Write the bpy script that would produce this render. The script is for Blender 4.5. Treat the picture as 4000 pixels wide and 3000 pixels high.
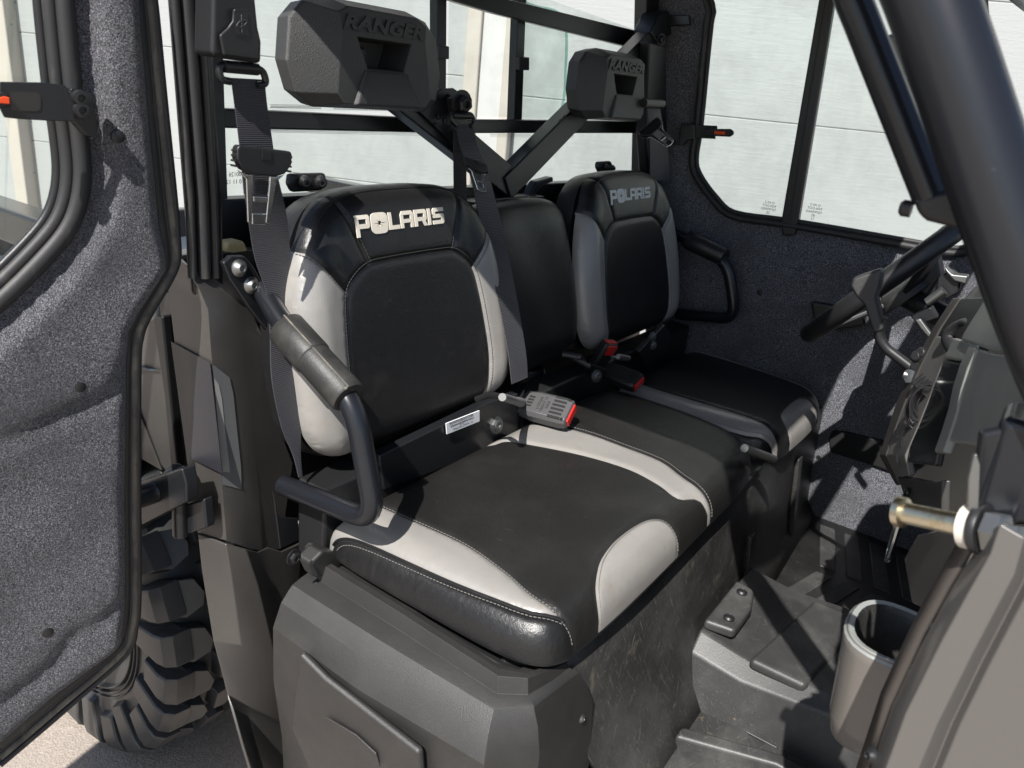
import bpy, bmesh, math, random
from mathutils import Vector, Matrix
from mathutils.geometry import delaunay_2d_cdt
random.seed(7)
R = math.radians
for o in list(bpy.data.objects): bpy.data.objects.remove(o)
scn = bpy.context.scene; col = scn.collection

# ------------------------------------------------------------------ camera
# vehicle frame: +X towards the driver side, +Y towards the rear, +Z up, metres
SC = 2212 / 4000
FOC = 3060 * SC; CX, CY = 2000 * SC, 1500 * SC
ax_x = Vector((2272, -943, 3060)).normalized()
ax_y = Vector((-4800, -1650, 3060)); ax_y = (ax_y - ax_x * ax_y.dot(ax_x)).normalized()
ax_z = ax_x.cross(ax_y)
ROT = Matrix((ax_x, ax_y, ax_z))            # camera frame -> vehicle frame
def ray(x, y): return ROT @ Vector(((x - CX) / FOC, (y - CY) / FOC, 1.0))
CAM = -ray(858, 478) * 1.208
def P(x, y, ax, v):
    d = ray(x, y); return CAM + d * ((v - CAM[ax]) / d[ax])
def PX(x, y, v): return P(x, y, 0, v)
def PY(x, y, v): return P(x, y, 1, v)
def PZ(x, y, v): return P(x, y, 2, v)
def PN(x, y, o, n):
    d = ray(x, y); return CAM + d * ((o - CAM).dot(n) / d.dot(n))
cd = bpy.data.cameras.new('camera'); cam = bpy.data.objects.new('camera', cd); col.objects.link(cam)
cd.sensor_width = 36; cd.lens = 3060 / 4000 * 36; cd.clip_start = 0.02; cd.clip_end = 500
m3 = ROT @ Matrix(((1, 0, 0), (0, -1, 0), (0, 0, -1)))
cam.matrix_world = Matrix.Translation(CAM) @ m3.to_4x4()
cd.dof.use_dof = True; cd.dof.focus_distance = 1.30; cd.dof.aperture_fstop = 9.0
scn.camera = cam

# ------------------------------------------------------------------ light
SUN = Vector((1.0, 0.20, -1.2)).normalized()
w = bpy.data.worlds.new('World'); scn.world = w; w.use_nodes = True
nt = w.node_tree; bg = nt.nodes['Background']
sky = nt.nodes.new('ShaderNodeTexSky'); sky.sky_type = 'NISHITA'; sky.sun_disc = False
sky.sun_elevation = math.asin(-SUN.z); sky.sun_rotation = math.atan2(-SUN.x, -SUN.y)
nt.links.new(sky.outputs[0], bg.inputs[0]); bg.inputs[1].default_value = 0.078
sl = bpy.data.lights.new('sun', 'SUN'); sl.energy = 5.0; sl.angle = R(0.5); sl.color = (1, 0.965, 0.92)
so = bpy.data.objects.new('sun', sl); col.objects.link(so)
so.rotation_euler = SUN.to_track_quat('-Z', 'Y').to_euler(); so.location = -SUN * 20
vs = scn.view_settings; vs.view_transform = 'Standard'; vs.look = 'None'; vs.gamma = 1; vs.exposure = 0.75
scn.render.engine = 'CYCLES'
scn.cycles.max_bounces = 8; scn.cycles.transparent_max_bounces = 16

# ------------------------------------------------------------------ materials
def nmat(name, color, rough=0.5, metal=0.0, spec=0.5, bumps=(), vary=None, coat=0.0, sheen=0.0):
    """bumps: list of (kind, scale, strength, distance[, stretch]); vary: (scale, colour2, low, high[, stretch])"""
    m = bpy.data.materials.new(name); m.use_nodes = True
    t = m.node_tree; n = t.nodes; l = t.links; b = n['Principled BSDF']
    b.inputs['Base Color'].default_value = (*color, 1); b.inputs['Roughness'].default_value = rough
    b.inputs['Metallic'].default_value = metal; b.inputs['Specular IOR Level'].default_value = spec
    b.inputs['Coat Weight'].default_value = coat; b.inputs['Coat Roughness'].default_value = 0.12
    b.inputs['Sheen Weight'].default_value = sheen
    tc = n.new('ShaderNodeTexCoord')
    def vec(stretch):
        if not stretch: return tc.outputs['Object']
        mp = n.new('ShaderNodeMapping'); mp.inputs['Scale'].default_value = stretch[:3]; src = tc.outputs['Object']
        if len(stretch) > 3:
            r0 = n.new('ShaderNodeMapping'); r0.inputs['Rotation'].default_value = stretch[3:]; l.new(src, r0.inputs[0]); src = r0.outputs[0]
        l.new(src, mp.inputs[0]); return mp.outputs[0]
    def tex(kind, scale, stretch=None, detail=3):
        if kind == 'noise':
            x = n.new('ShaderNodeTexNoise'); x.inputs['Scale'].default_value = scale; x.inputs['Detail'].default_value = detail
            x.inputs['Roughness'].default_value = 0.65
        elif kind == 'voronoi':
            x = n.new('ShaderNodeTexVoronoi'); x.inputs['Scale'].default_value = scale
        elif kind == 'edge':
            x = n.new('ShaderNodeTexVoronoi'); x.feature = 'DISTANCE_TO_EDGE'; x.inputs['Scale'].default_value = scale
        elif kind == 'wave':
            x = n.new('ShaderNodeTexWave'); x.inputs['Scale'].default_value = scale; x.bands_direction = 'Z'
        l.new(vec(stretch), x.inputs['Vector']); return x.outputs[0]
    prev = None
    for bp in bumps:
        kind, scale, st, dist = bp[:4]
        bn = n.new('ShaderNodeBump'); bn.inputs['Strength'].default_value = st; bn.inputs['Distance'].default_value = dist
        l.new(tex(kind, scale, bp[4] if len(bp) > 4 else None), bn.inputs['Height'])
        if prev: l.new(prev, bn.inputs['Normal'])
        prev = bn.outputs[0]
    if prev: l.new(prev, b.inputs['Normal'])
    cur = None
    for v in (vary or ()):
        scale, c2, lo, hi = v[:4]
        rp = n.new('ShaderNodeMapRange'); rp.inputs[1].default_value = lo; rp.inputs[2].default_value = hi
        l.new(tex('noise', scale, v[4] if len(v) > 4 else None, 4), rp.inputs[0])
        mx = n.new('ShaderNodeMixRGB'); mx.inputs[1].default_value = (*color, 1); mx.inputs[2].default_value = (*c2, 1)
        if cur: l.new(cur, mx.inputs[1])
        l.new(rp.outputs[0], mx.inputs[0]); cur = mx.outputs[0]
    if cur: l.new(cur, b.inputs['Base Color'])
    return m
M = {}
LEATHER = (('edge', 420, 0.30, 0.0008), ('noise', 160, 0.30, 0.0016), ('noise', 30, 0.12, 0.004), ('noise', 9, 0.10, 0.008))
M['vinyl'] = nmat('black_vinyl', (.010, .010, .0105), .37, bumps=LEATHER, vary=[(14, (.022, .021, .02), .55, .8), (420, (.04, .04, .04), .74, .8)])
M['vinyl_worn'] = nmat('dusty_black_vinyl', (.012, .0117, .0113), .38, bumps=LEATHER, vary=[(10, (.021, .0195, .018), .45, .8), (60, (.07, .065, .06), .68, .8, (1, .35, 1)), (420, (.07, .07, .07), .76, .8)])
M['tan'] = nmat('taupe_vinyl', (.235, .226, .212), .32, spec=.8, bumps=(('edge', 420, 0.25, 0.0006), ('noise', 30, .15, .004)), vary=[(12, (.265, .253, .235), .4, .7), (26, (.23, .20, .16), .60, .85), (300, (.18, .172, .16), .66, .8)])
M['thread'] = nmat('grey_thread', (.17, .165, .155), .6)
M['logo'] = nmat('cream_print', (.66, .615, .53), .75, spec=.2)
M['logo_shaded'] = nmat('shaded_print', (.62, .64, .64), .7, spec=.2)  # same print as the passenger side, its colour greyed for the shade
M['carpet'] = nmat('blue_grey_felt', (.018, .0185, .023), .9, spec=.3, sheen=.3, bumps=(('noise', 900, 1, .004), ('noise', 300, .8, .005)),
                   vary=[(720, (.44, .44, .49), .45, .71), (5, (.045, .045, .054), .5, .8)])
M['carpet_far'] = nmat('blue_grey_felt_lining', (.032, .033, .038), .95, spec=.2, sheen=.3, bumps=(('noise', 620, .8, .003),),
                   vary=[(520, (.38, .39, .44), .46, .70), (6, (.06, .062, .07), .5, .8)])
M['grain'] = nmat('grained_black_plastic', (.017, .017, .017), .52, spec=.9, bumps=(('noise', 800, .9, .0010), ('voronoi', 600, .4, .0006)))
M['plastic'] = nmat('black_plastic', (.013, .013, .014), .42, bumps=(('noise', 500, .12, .001),))
M['metal'] = nmat('black_powder_coat', (.011, .012, .014), .34, bumps=(('noise', 420, .12, .0008),), vary=[(60, (.03, .03, .032), .66, .8)])
M['tube'] = nmat('gloss_black_tube', (.010, .0112, .0145), .28, bumps=(('noise', 300, .05, .0006),), vary=[(90, (.05, .048, .045), .70, .8)])  # slight blue in the black stands in for sky sheen
M['taupe'] = nmat('grey_brown_moulded_plastic', (.040, .037, .034), .42, spec=.9, bumps=(('noise', 520, .35, .0010),), vary=[(14, (.048, .044, .040), .4, .7), (160, (.12, .11, .1), .72, .8, (1, 1, .12))])
M['sill'] = nmat('dark_grey_moulded_plastic', (.016, .0152, .0145), .50, spec=.85, bumps=(('noise', 800, .6, .0008),), vary=[(20, (.023, .0218, .0205), .4, .7), (500, (.07, .066, .06), .72, .78)])
M['scuffed'] = nmat('scuffed_black_plastic', (.019, .019, .0188), .40, bumps=(('noise', 500, .25, .001), ('noise', 40, .2, .003, (1, 1, .2))),
                    vary=[(7, (.042, .041, .039), .45, .72), (420, (.085, .083, .077), .60, .72, (1, .5, .03, .2, .5, .3)), (380, (.08, .078, .072), .62, .73, (.04, .5, 1, .1, .7, .2)), (360, (.08, .078, .072), .61, .73, (.7, .5, .04, .3, -.6, .1)), (300, (.10, .098, .09), .66, .73, (.05, .5, 1, .2, -.25, .4)), (24, (.085, .077, .055), .60, .78), (420, (.12, .115, .105), .68, .74)])
M['floor'] = nmat('scuffed_floor_plastic', (.036, .036, .0355), .45, bumps=(('noise', 400, .3, .001),),
                  vary=[(9, (.078, .077, .074), .45, .7), (380, (.13, .128, .12), .62, .73, (.05, 1, 1, 0, 0, .4)), (360, (.12, .118, .11), .63, .73, (1, .05, 1, 0, 0, .7)), (300, (.13, .128, .12), .64, .73, (.05, 1, 1, 0, 0, -.5)), (420, (.02, .02, .02), .66, .72), (26, (.22, .17, .10), .67, .76), (5, (.03, .03, .03), .5, .7)])
M['rubber'] = nmat('tyre_rubber', (.042, .042, .0425), .42, bumps=(('noise', 260, .2, .001),), vary=[(35, (.055, .054, .052), .5, .72)])
M['seal'] = nmat('black_rubber_seal', (.020, .020, .021), .55, bumps=(('noise', 200, .15, .001),), vary=[(40, (.06, .057, .05), .58, .75, (1, 1, .25))])
M['seal_dusty'] = nmat('dusty_rubber_seal', (.10, .092, .08), .7, bumps=(('noise', 300, .3, .001),), vary=[(50, (.20, .18, .14), .45, .7, (1, 1, .2)), (25, (.04, .04, .04), .5, .7)])
M['bronze'] = nmat('bronze_metallic_paint', (.165, .158, .150), .34, metal=.55, coat=.4, vary=[(1400, (.50, .46, .40), .70, .76)])
M['bronze_dark'] = nmat('dark_bronze_plastic', (.055, .047, .042), .35, bumps=(('noise', 500, .1, .0006),))
M['chrome'] = nmat('chrome', (.72, .72, .74), .20, metal=1, bumps=(('noise', 60, .1, .002),))
M['steel'] = nmat('zinc_steel', (.27, .275, .27), .46, metal=1, bumps=(('noise', 200, .2, .0008),))
M['gold'] = nmat('yellow_zinc', (.66, .60, .46), .30, metal=1, vary=[(60, (.52, .42, .26), .5, .6), (90, (.25, .13, .05), .60, .72)], bumps=(('noise', 150, .2, .001),))
M['red'] = nmat('red_plastic', (.52, .018, .015), .38)
M['orange'] = nmat('orange_plastic', (.75, .07, .012), .42)
M['foam'] = nmat('black_foam_grip', (.020, .020, .019), .5, bumps=(('noise', 300, .4, .001),), vary=[(16, (.05, .048, .044), .45, .7), (45, (.30, .26, .19), .66, .74)])
M['foam_crumb'] = nmat('crumb_foam', (.022, .022, .022), .7, bumps=(('voronoi', 160, 1, .004),))
M['foam_grey'] = nmat('grey_foam_block', (.075, .073, .065), .9, bumps=(('noise', 400, .5, .002),))
M['foam_tan'] = nmat('tan_seat_foam', (.50, .41, .22), .9, bumps=(('noise', 300, .4, .002),))
M['white'] = nmat('white_label', (.78, .80, .82), .5)
M['ink'] = nmat('printed_ink', (.03, .03, .035), .6)
M['film'] = nmat('clear_film_decal', (.085, .088, .09), .28, bumps=(('noise', 500, .3, .0008),))
M['film_pale'] = nmat('pale_decal_core', (.20, .198, .19), .35)
M['band'] = nmat('dark_wrap_band', (.022, .022, .027), .34, bumps=(('noise', 90, .15, .001, (1, 1, .1)),), vary=[(30, (.05, .045, .04), .55, .75, (1, 1, .15))])
M['garage'] = nmat('white_garage_steel', (.36, .372, .366), .5, bumps=(('noise', 9, .30, .004, (1, 1, 9)), ('noise', 30, .25, .002, (1, 1, 7))))
M['trim'] = nmat('cream_painted_trim', (.45, .41, .36), .6)
M['trim_white'] = nmat('white_painted_trim', (.52, .51, .50), .6)
M['ground'] = nmat('exposed_aggregate_concrete', (.30, .255, .215), .85, bumps=(('noise', 260, .6, .003), ('voronoi', 190, .3, .003)),
                   vary=[(130, (.42, .37, .32), .45, .7), (210, (.15, .125, .105), .6, .75), (3, (.31, .27, .235), .4, .7)])
M['rim'] = nmat('silver_wheel', (.55, .55, .54), .3, metal=.9)
M['wet'] = nmat('wet_black_plastic', (.02, .02, .021), .16)
M['liner'] = nmat('blue_grey_bed_liner', (.06, .075, .095), .35)
M['buckle_grey'] = nmat('grey_buckle_plastic', (.060, .060, .062), .42, bumps=(('noise', 500, .15, .0008),))
M['buckle_ink'] = nmat('dark_moulded_print', (.018, .018, .018), .5)
M['buckle_stalk'] = nmat('pale_grey_stalk', (.17, .17, .165), .5)
M['mirror_housing'] = nmat('grey_mirror_housing', (.20, .20, .195), .35)
M['dash_grey'] = nmat('grey_dash_plastic', (.22, .23, .218), .30, bumps=(('noise', 400, .2, .0008),), vary=[(10, (.26, .27, .255), .4, .7)])
M['dash_black'] = nmat('black_dash_plastic', (.018, .018, .017), .33, bumps=(('noise', 400, .15, .0008),))
M['dash_gloss'] = nmat('gloss_black_dash', (.02, .021, .021), .10)
M['dash_taupe'] = nmat('brown_dash_plastic', (.125, .119, .112), .40, bumps=(('noise', 400, .2, .0008),))
M['taupe_gloss'] = nmat('glossy_grey_brown_plastic', (.135, .124, .112), .24, bumps=(('noise', 30, .06, .004),), vary=[(12, (.15, .133, .117), .4, .7)])
M['dash_brown'] = nmat('dark_brown_dash_edge', (.048, .045, .042), .4, bumps=(('noise', 400, .2, .0008),))
M['pocket_shade'] = nmat('pocket_shade_black', (.004, .004, .004), .8)  # shade inside the door pocket, given as near-black colour
M['chrome_dull'] = nmat('dull_chrome', (.35, .37, .38), .2, metal=1)
M['white_plastic'] = nmat('off_white_nylon', (.62, .58, .50), .5)
def webbing():
    m = nmat('black_seat_webbing', (.034, .034, .042), .45, spec=.6, sheen=.15); t = m.node_tree; n = t.nodes; l = t.links
    tc = n.new('ShaderNodeTexCoord'); wv = n.new('ShaderNodeTexWave'); wv.bands_direction = 'Z'; wv.inputs['Scale'].default_value = 130
    wv.inputs['Distortion'].default_value = .6; l.new(tc.outputs['Object'], wv.inputs['Vector'])
    b = n.new('ShaderNodeBump'); b.inputs['Strength'].default_value = .6; b.inputs['Distance'].default_value = .002
    l.new(wv.outputs[0], b.inputs['Height']); l.new(b.outputs[0], n['Principled BSDF'].inputs['Normal']); return m
M['web'] = webbing()
def glassmat(name, tint, refl):
    m = bpy.data.materials.new(name); m.use_nodes = True; t = m.node_tree; n = t.nodes; l = t.links
    n.remove(n['Principled BSDF']); tr = n.new('ShaderNodeBsdfTransparent'); tr.inputs[0].default_value = (*tint, 1)
    gl = n.new('ShaderNodeBsdfGlossy'); gl.inputs['Roughness'].default_value = .01
    fr = n.new('ShaderNodeFresnel'); fr.inputs[0].default_value = 1.45
    ge = n.new('ShaderNodeNewGeometry'); mi = n.new('ShaderNodeMapRange'); mi.inputs[3].default_value = 1.45; mi.inputs[4].default_value = 1 / 1.45
    l.new(ge.outputs['Backfacing'], mi.inputs[0]); l.new(mi.outputs[0], fr.inputs[0])
    mu = n.new('ShaderNodeMath'); mu.operation = 'MULTIPLY'; mu.inputs[1].default_value = refl
    mx = n.new('ShaderNodeMixShader'); l.new(fr.outputs[0], mu.inputs[0]); l.new(mu.outputs[0], mx.inputs[0])
    l.new(tr.outputs[0], mx.inputs[1]); l.new(gl.outputs[0], mx.inputs[2])
    tc = n.new('ShaderNodeTexCoord'); nz = n.new('ShaderNodeTexNoise'); nz.inputs['Scale'].default_value = 9; nz.inputs['Detail'].default_value = 6; nz.inputs['Roughness'].default_value = .7
    mr = n.new('ShaderNodeMapRange'); mr.inputs[1].default_value = .42; mr.inputs[2].default_value = .75; mr.inputs[4].default_value = .10
    df = n.new('ShaderNodeBsdfDiffuse'); df.inputs[0].default_value = (.5, .5, .48, 1); m2 = n.new('ShaderNodeMixShader')
    l.new(tc.outputs['Object'], nz.inputs['Vector']); l.new(nz.outputs[0], mr.inputs[0]); l.new(mr.outputs[0], m2.inputs[0])
    l.new(mx.outputs[0], m2.inputs[1]); l.new(df.outputs[0], m2.inputs[2]); l.new(m2.outputs[0], n['Material Output'].inputs[0]); return m
M['glass'] = glassmat('pale_green_glass', (.94, .968, .957), .6)
M['glass_dark'] = glassmat('deep_green_glass', (.62, .80, .76), .9)

# ------------------------------------------------------------------ mesh helpers
class MB:
    def __init__(s): s.v = []; s.f = []
    def add(s, vs, fs):
        b = len(s.v); s.v += [Vector(x) for x in vs]; s.f += [tuple(i + b for i in f) for f in fs]; return s
    def prism(s, poly, vec):
        poly = [Vector(p) for p in poly]; vec = Vector(vec); n = len(poly)
        s.add(poly + [p + vec for p in poly], [tuple(range(n))[::-1], tuple(range(n, 2 * n))] + [(i, (i + 1) % n, n + (i + 1) % n, n + i) for i in range(n)]); return s
    def loft(s, rows, close=False, cap=False):
        n = len(rows[0]); fs = []
        for r in range(len(rows) - 1):
            for i in range(n if close else n - 1):
                j = (i + 1) % n; fs.append((r * n + i, r * n + j, (r + 1) * n + j, (r + 1) * n + i))
        if cap: fs += [tuple(range(n))[::-1], tuple(range((len(rows) - 1) * n, len(rows) * n))]
        s.add([p for r in rows for p in r], fs); return s
    def tube(s, path, r, seg=14, cap=True, flat=1.0, up=None):
        path = [Vector(p) for p in path]; rows = []; N = len(path); prev = None
        for i, p in enumerate(path):
            d = (path[min(i + 1, N - 1)] - path[max(i - 1, 0)]).normalized()
            if prev is None:
                u = Vector(up) if up else (Vector((0, 0, 1)) if abs(d.z) < .9 else Vector((1, 0, 0)))
            else: u = prev
            u = (u - d * u.dot(d)).normalized(); prev = u; v = d.cross(u)
            rr = r[i] if isinstance(r, (list, tuple)) else r
            rows.append([p + u * math.cos(2 * math.pi * k / seg) * rr * flat + v * math.sin(2 * math.pi * k / seg) * rr for k in range(seg)])
        return s.loft(rows, True, cap)
    def box(s, c, h, ax=None):
        c = Vector(c); ax = ax or (Vector((1, 0, 0)), Vector((0, 1, 0)), Vector((0, 0, 1)))
        vs = [c + ax[0] * h[0] * i + ax[1] * h[1] * j + ax[2] * h[2] * k for i in (-1, 1) for j in (-1, 1) for k in (-1, 1)]
        s.add(vs, [(0, 1, 3, 2), (4, 6, 7, 5), (0, 4, 5, 1), (2, 3, 7, 6), (0, 2, 6, 4), (1, 5, 7, 3)]); return s
    def lathe(s, prof, o, axis, seg=24):
        o = Vector(o); a = Vector(axis).normalized(); u = a.orthogonal().normalized(); v = a.cross(u)
        rows = [[o + a * h + (u * math.cos(2 * math.pi * k / seg) + v * math.sin(2 * math.pi * k / seg)) * max(r, 1e-5) for k in range(seg)] for r, h in prof]
        return s.loft(rows, True, True)
    def build(s, name, mat, parent=None, bevel=0.0, smooth=38, label=None, segs=2, subsurf=0, thick=0.0):
        me = bpy.data.meshes.new(name); me.from_pydata([tuple(v) for v in s.v], [], s.f)
        bm = bmesh.new(); bm.from_mesh(me); bmesh.ops.recalc_face_normals(bm, faces=bm.faces); bm.to_mesh(me); bm.free()
        me.shade_smooth(); me.set_sharp_from_angle(angle=R(smooth))
        me.materials.append(M[mat]); o = bpy.data.objects.new(name, me); col.objects.link(o); o.parent = parent
        if thick: 
            md = o.modifiers.new('thickness', 'SOLIDIFY'); md.thickness = thick; md.offset = -1
        if bevel:
            md = o.modifiers.new('bevel', 'BEVEL'); md.width = bevel; md.segments = segs; md.limit_method = 'ANGLE'; md.angle_limit = R(35); md.harden_normals = True
        if subsurf:
            md = o.modifiers.new('subsurf', 'SUBSURF'); md.levels = subsurf; md.render_levels = subsurf
        if label: o['label'] = label
        return o
def fillet(pts, r, n=7):
    pts = [Vector(p) for p in pts]; out = [pts[0]]
    rs = r if isinstance(r, (list, tuple)) else [r] * len(pts)
    for i in range(1, len(pts) - 1):
        a, b, c = pts[i - 1:i + 2]; d1 = (a - b); d2 = (c - b); k = min(rs[i], d1.length * .49, d2.length * .49)
        p1 = b + d1.normalized() * k; p2 = b + d2.normalized() * k
        for j in range(n + 1):
            t = j / n; out.append(p1 * (1 - t) ** 2 + b * 2 * t * (1 - t) + p2 * t * t)
    return out + [pts[-1]]
def smooth_path(pts, n=6, closed=False):
    pts = [Vector(p) for p in pts]; N = len(pts); out = []
    g = (lambda i: pts[i % N]) if closed else (lambda i: pts[max(0, min(N - 1, i))])
    for i in range(N if closed else N - 1):
        a, b, c, d = g(i - 1), g(i), g(i + 1), g(i + 2)
        for j in range(n):
            t = j / n; out.append(.5 * ((2 * b) + (c - a) * t + (2 * a - 5 * b + 4 * c - d) * t * t + (3 * b - a - 3 * c + d) * t ** 3))
    return out if closed else out + [pts[-1]]
import numpy as np
def v2(pts): return [Vector((p[0], p[1])) for p in pts]
def resample(poly, step, closed=True):
    out = []; N = len(poly)
    for i in range(N if closed else N - 1):
        a, b = poly[i], poly[(i + 1) % N]; k = max(1, int(round((b - a).length / step)))
        out += [a.lerp(b, j / k) for j in range(k)]
    return out if closed else out + [poly[-1]]
def seg_arr(polys):
    A = []; B = []
    for pts, closed in polys:
        for i in range(len(pts) if closed else len(pts) - 1):
            A.append(pts[i]); B.append(pts[(i + 1) % len(pts)])
    return np.array([tuple(a) for a in A]), np.array([tuple(b) for b in B])
def dist_to(pts, AB):
    A, B = AB; p = np.asarray(pts)[:, None, :]; d = B - A; L = (d * d).sum(1) + 1e-18
    out = np.empty(len(pts))
    for s in range(0, len(pts), 2000):
        q = p[s:s + 2000]; t = np.clip(((q - A) * d).sum(2) / L, 0, 1); c = A + t[..., None] * d
        out[s:s + 2000] = np.sqrt(((q - c) ** 2).sum(2)).min(1)
    return out
def inside(pts, poly):
    pts = np.asarray(pts); q = np.array([tuple(a) for a in poly]); r = np.zeros(len(pts), bool); j = len(q) - 1
    for i in range(len(q)):
        c = ((q[i, 1] > pts[:, 1]) != (q[j, 1] > pts[:, 1]))
        x = (q[j, 0] - q[i, 0]) * (pts[:, 1] - q[i, 1]) / (q[j, 1] - q[i, 1] + 1e-30) + q[i, 0]
        r ^= c & (pts[:, 0] < x); j = i
    return r
def sheet(outline, seams, panels, height, to3d, grid, parent, holes=(), rings=(.0015, .005, .010, .017, .026), step=None):
    """Triangulate a flat outline cut by seam lines; each panel becomes its own mesh bent to height()."""
    step = step or grid * .7
    out = resample(outline, step); cons = [(out, True)] + [(resample(h, step), True) for h in holes] + [(resample(s, step, False), False) for s in seams]
    verts = []; edges = []
    for pts, closed in cons:
        b = len(verts); verts += pts
        edges += [(b + i, b + (i + 1) % len(pts)) for i in range(len(pts) if closed else len(pts) - 1)]
    AB = seg_arr(cons); ABo = seg_arr(cons[:1])
    lo = np.min([tuple(p) for p in out], 0); hi = np.max([tuple(p) for p in out], 0)
    gx, gy = np.meshgrid(np.arange(lo[0], hi[0], grid), np.arange(lo[1], hi[1], grid))
    g = np.stack([gx.ravel(), gy.ravel()], 1); g[:, 0] += (np.round((g[:, 1] - lo[1]) / grid) % 2) * grid * .5
    extra = [g]
    for pts, closed in cons:
        A = np.array([tuple(p) for p in pts]); d = np.roll(A, -1, 0) - np.roll(A, 1, 0); d /= np.linalg.norm(d, axis=1)[:, None] + 1e-12
        nn = np.stack([-d[:, 1], d[:, 0]], 1)
        for k in (rings if pts is cons[0][0] else (.0022, .006)):
            for sg in (1, -1): extra.append(A + nn * k * sg)
    ok = []
    for k, e in enumerate(extra):
        dd = dist_to(e, AB); keep = inside(e, out) & (dd > (grid * .35 if k == 0 else .0011)); ok.append(e[keep])
    pts = np.concatenate(ok)
    key = {}
    for p in pts: key.setdefault((round(p[0] / .0012), round(p[1] / .0012)), p)
    verts += [Vector((p[0], p[1])) for p in key.values()]
    V, _, F, *_r = delaunay_2d_cdt(verts, edges, [], 0, 1e-6)
    va = np.array([tuple(p) for p in V]); cen = np.array([va[list(f)].mean(0) for f in F])
    keep = inside(cen, out)
    for h in holes: keep &= ~inside(cen, h)
    own = np.full(len(F), len(panels) - 1)
    for k in range(len(panels) - 2, -1, -1):
        own[inside(cen, panels[k][1])] = k
    H = height(va, dist_to(va, ABo), dist_to(va, seg_arr(cons[1:])) if len(cons) > 1 else np.full(len(va), 9.))
    W = [to3d(p[0], p[1], h) for p, h in zip(va, H)]
    res = []
    for k, (nm, _p, mt) in enumerate(panels):
        fs = [F[i] for i in range(len(F)) if keep[i] and own[i] == k]
        if not fs: continue
        used = sorted({i for f in fs for i in f}); mp = {u: i for i, u in enumerate(used)}
        me = bpy.data.meshes.new(nm); me.from_pydata([tuple(W[u]) for u in used], [], [tuple(mp[i] for i in f) for f in fs])
        me.shade_smooth(); me.materials.append(M[mt]); o = bpy.data.objects.new(nm, me); col.objects.link(o); o.parent = parent; res.append(o)
    return res, out
def prof(d, r, p=2.3):
    t = np.clip(1 - d / r, 0, 1); return (1 - t ** p) ** (1 / p)
def stitches(lines3, parent, gap=.0056, ln=.0038, r=.00055, mat='thread'):
    mb = MB()
    for path in lines3:
        acc = 0.
        for a, b in zip(path, path[1:]):
            L = (b - a).length
            if L < 1e-6: continue
            t = acc
            while t < L:
                c = a.lerp(b, t / L); d = (b - a).normalized(); mb.tube([c - d * ln / 2, c + d * ln / 2], r, 5); t += gap
            acc = t - L
    o = mb.build('stitching', mat, parent); o['kind'] = 'stuff'; return o
def bolt(name, c, n, r, parent, mat='steel', washer=True, h=None):
    h = h or r * .8; n = Vector(n).normalized(); mb = MB()
    if washer: mb.lathe([(r * 1.5, 0), (r * 1.5, r * .2), (r * .9, r * .25)], c, n, 18)
    mb.lathe([(r, 0), (r, h), (r * .8, h * 1.15), (r * .45, h * 1.15), (r * .4, h * .8), (0, h * .8)], c, n, 6)
    return mb.build(name, mat, parent)
def screw(name, c, n, r, parent, mat='steel'):
    n = Vector(n).normalized(); mb = MB()
    mb.lathe([(r, 0), (r, r * .12), (r * .72, r * .3), (r * .62, r * .55), (r * .42, r * .72), (r * .34, r * .70), (r * .28, r * .4), (0, r * .4)], c, n, 22)
    return mb.build(name, mat, parent)
def text_mesh(name, body, o, ex, ez, size, mat, parent, extrude=.0006, shear=0., offset=0., spacing=1.0, xs=1.0, align='CENTER', line=1.0):
    cu = bpy.data.curves.new(name, 'FONT'); cu.body = body; cu.size = size; cu.extrude = extrude; cu.shear = shear; cu.offset = offset
    cu.space_character = spacing; cu.align_x = align; cu.align_y = 'CENTER'; cu.space_line = line; cu.resolution_u = 3
    t = bpy.data.objects.new(name, cu); col.objects.link(t); dg = bpy.context.evaluated_depsgraph_get(); dg.update()
    me = bpy.data.meshes.new_from_object(t.evaluated_get(dg)); bpy.data.objects.remove(t)
    ex = Vector(ex).normalized(); ez = Vector(ez).normalized(); n = ex.cross(ez); o = Vector(o)
    for v in me.vertices: v.co = o + ex * v.co.x * xs + ez * v.co.y + n * v.co.z
    me.materials.clear(); me.materials.append(M[mat]); ob = bpy.data.objects.new(name, me); col.objects.link(ob); ob.parent = parent; return ob
def empty(name, label, cat, loc=(0, 0, 0)):
    e = bpy.data.objects.new(name, None); col.objects.link(e); e.location = loc; e['label'] = label; e['category'] = cat; e.empty_display_size = .1; return e
def loose(o, label, cat): o['label'] = label; o['category'] = cat; return o
# ------------------------------------------------------------------ the vehicle
GZ = -1.08
CAR = empty('utility_vehicle', 'grey-brown side-by-side utility vehicle with open door and black and taupe bench seat', 'utility vehicle', (.4, .1, GZ))

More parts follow.
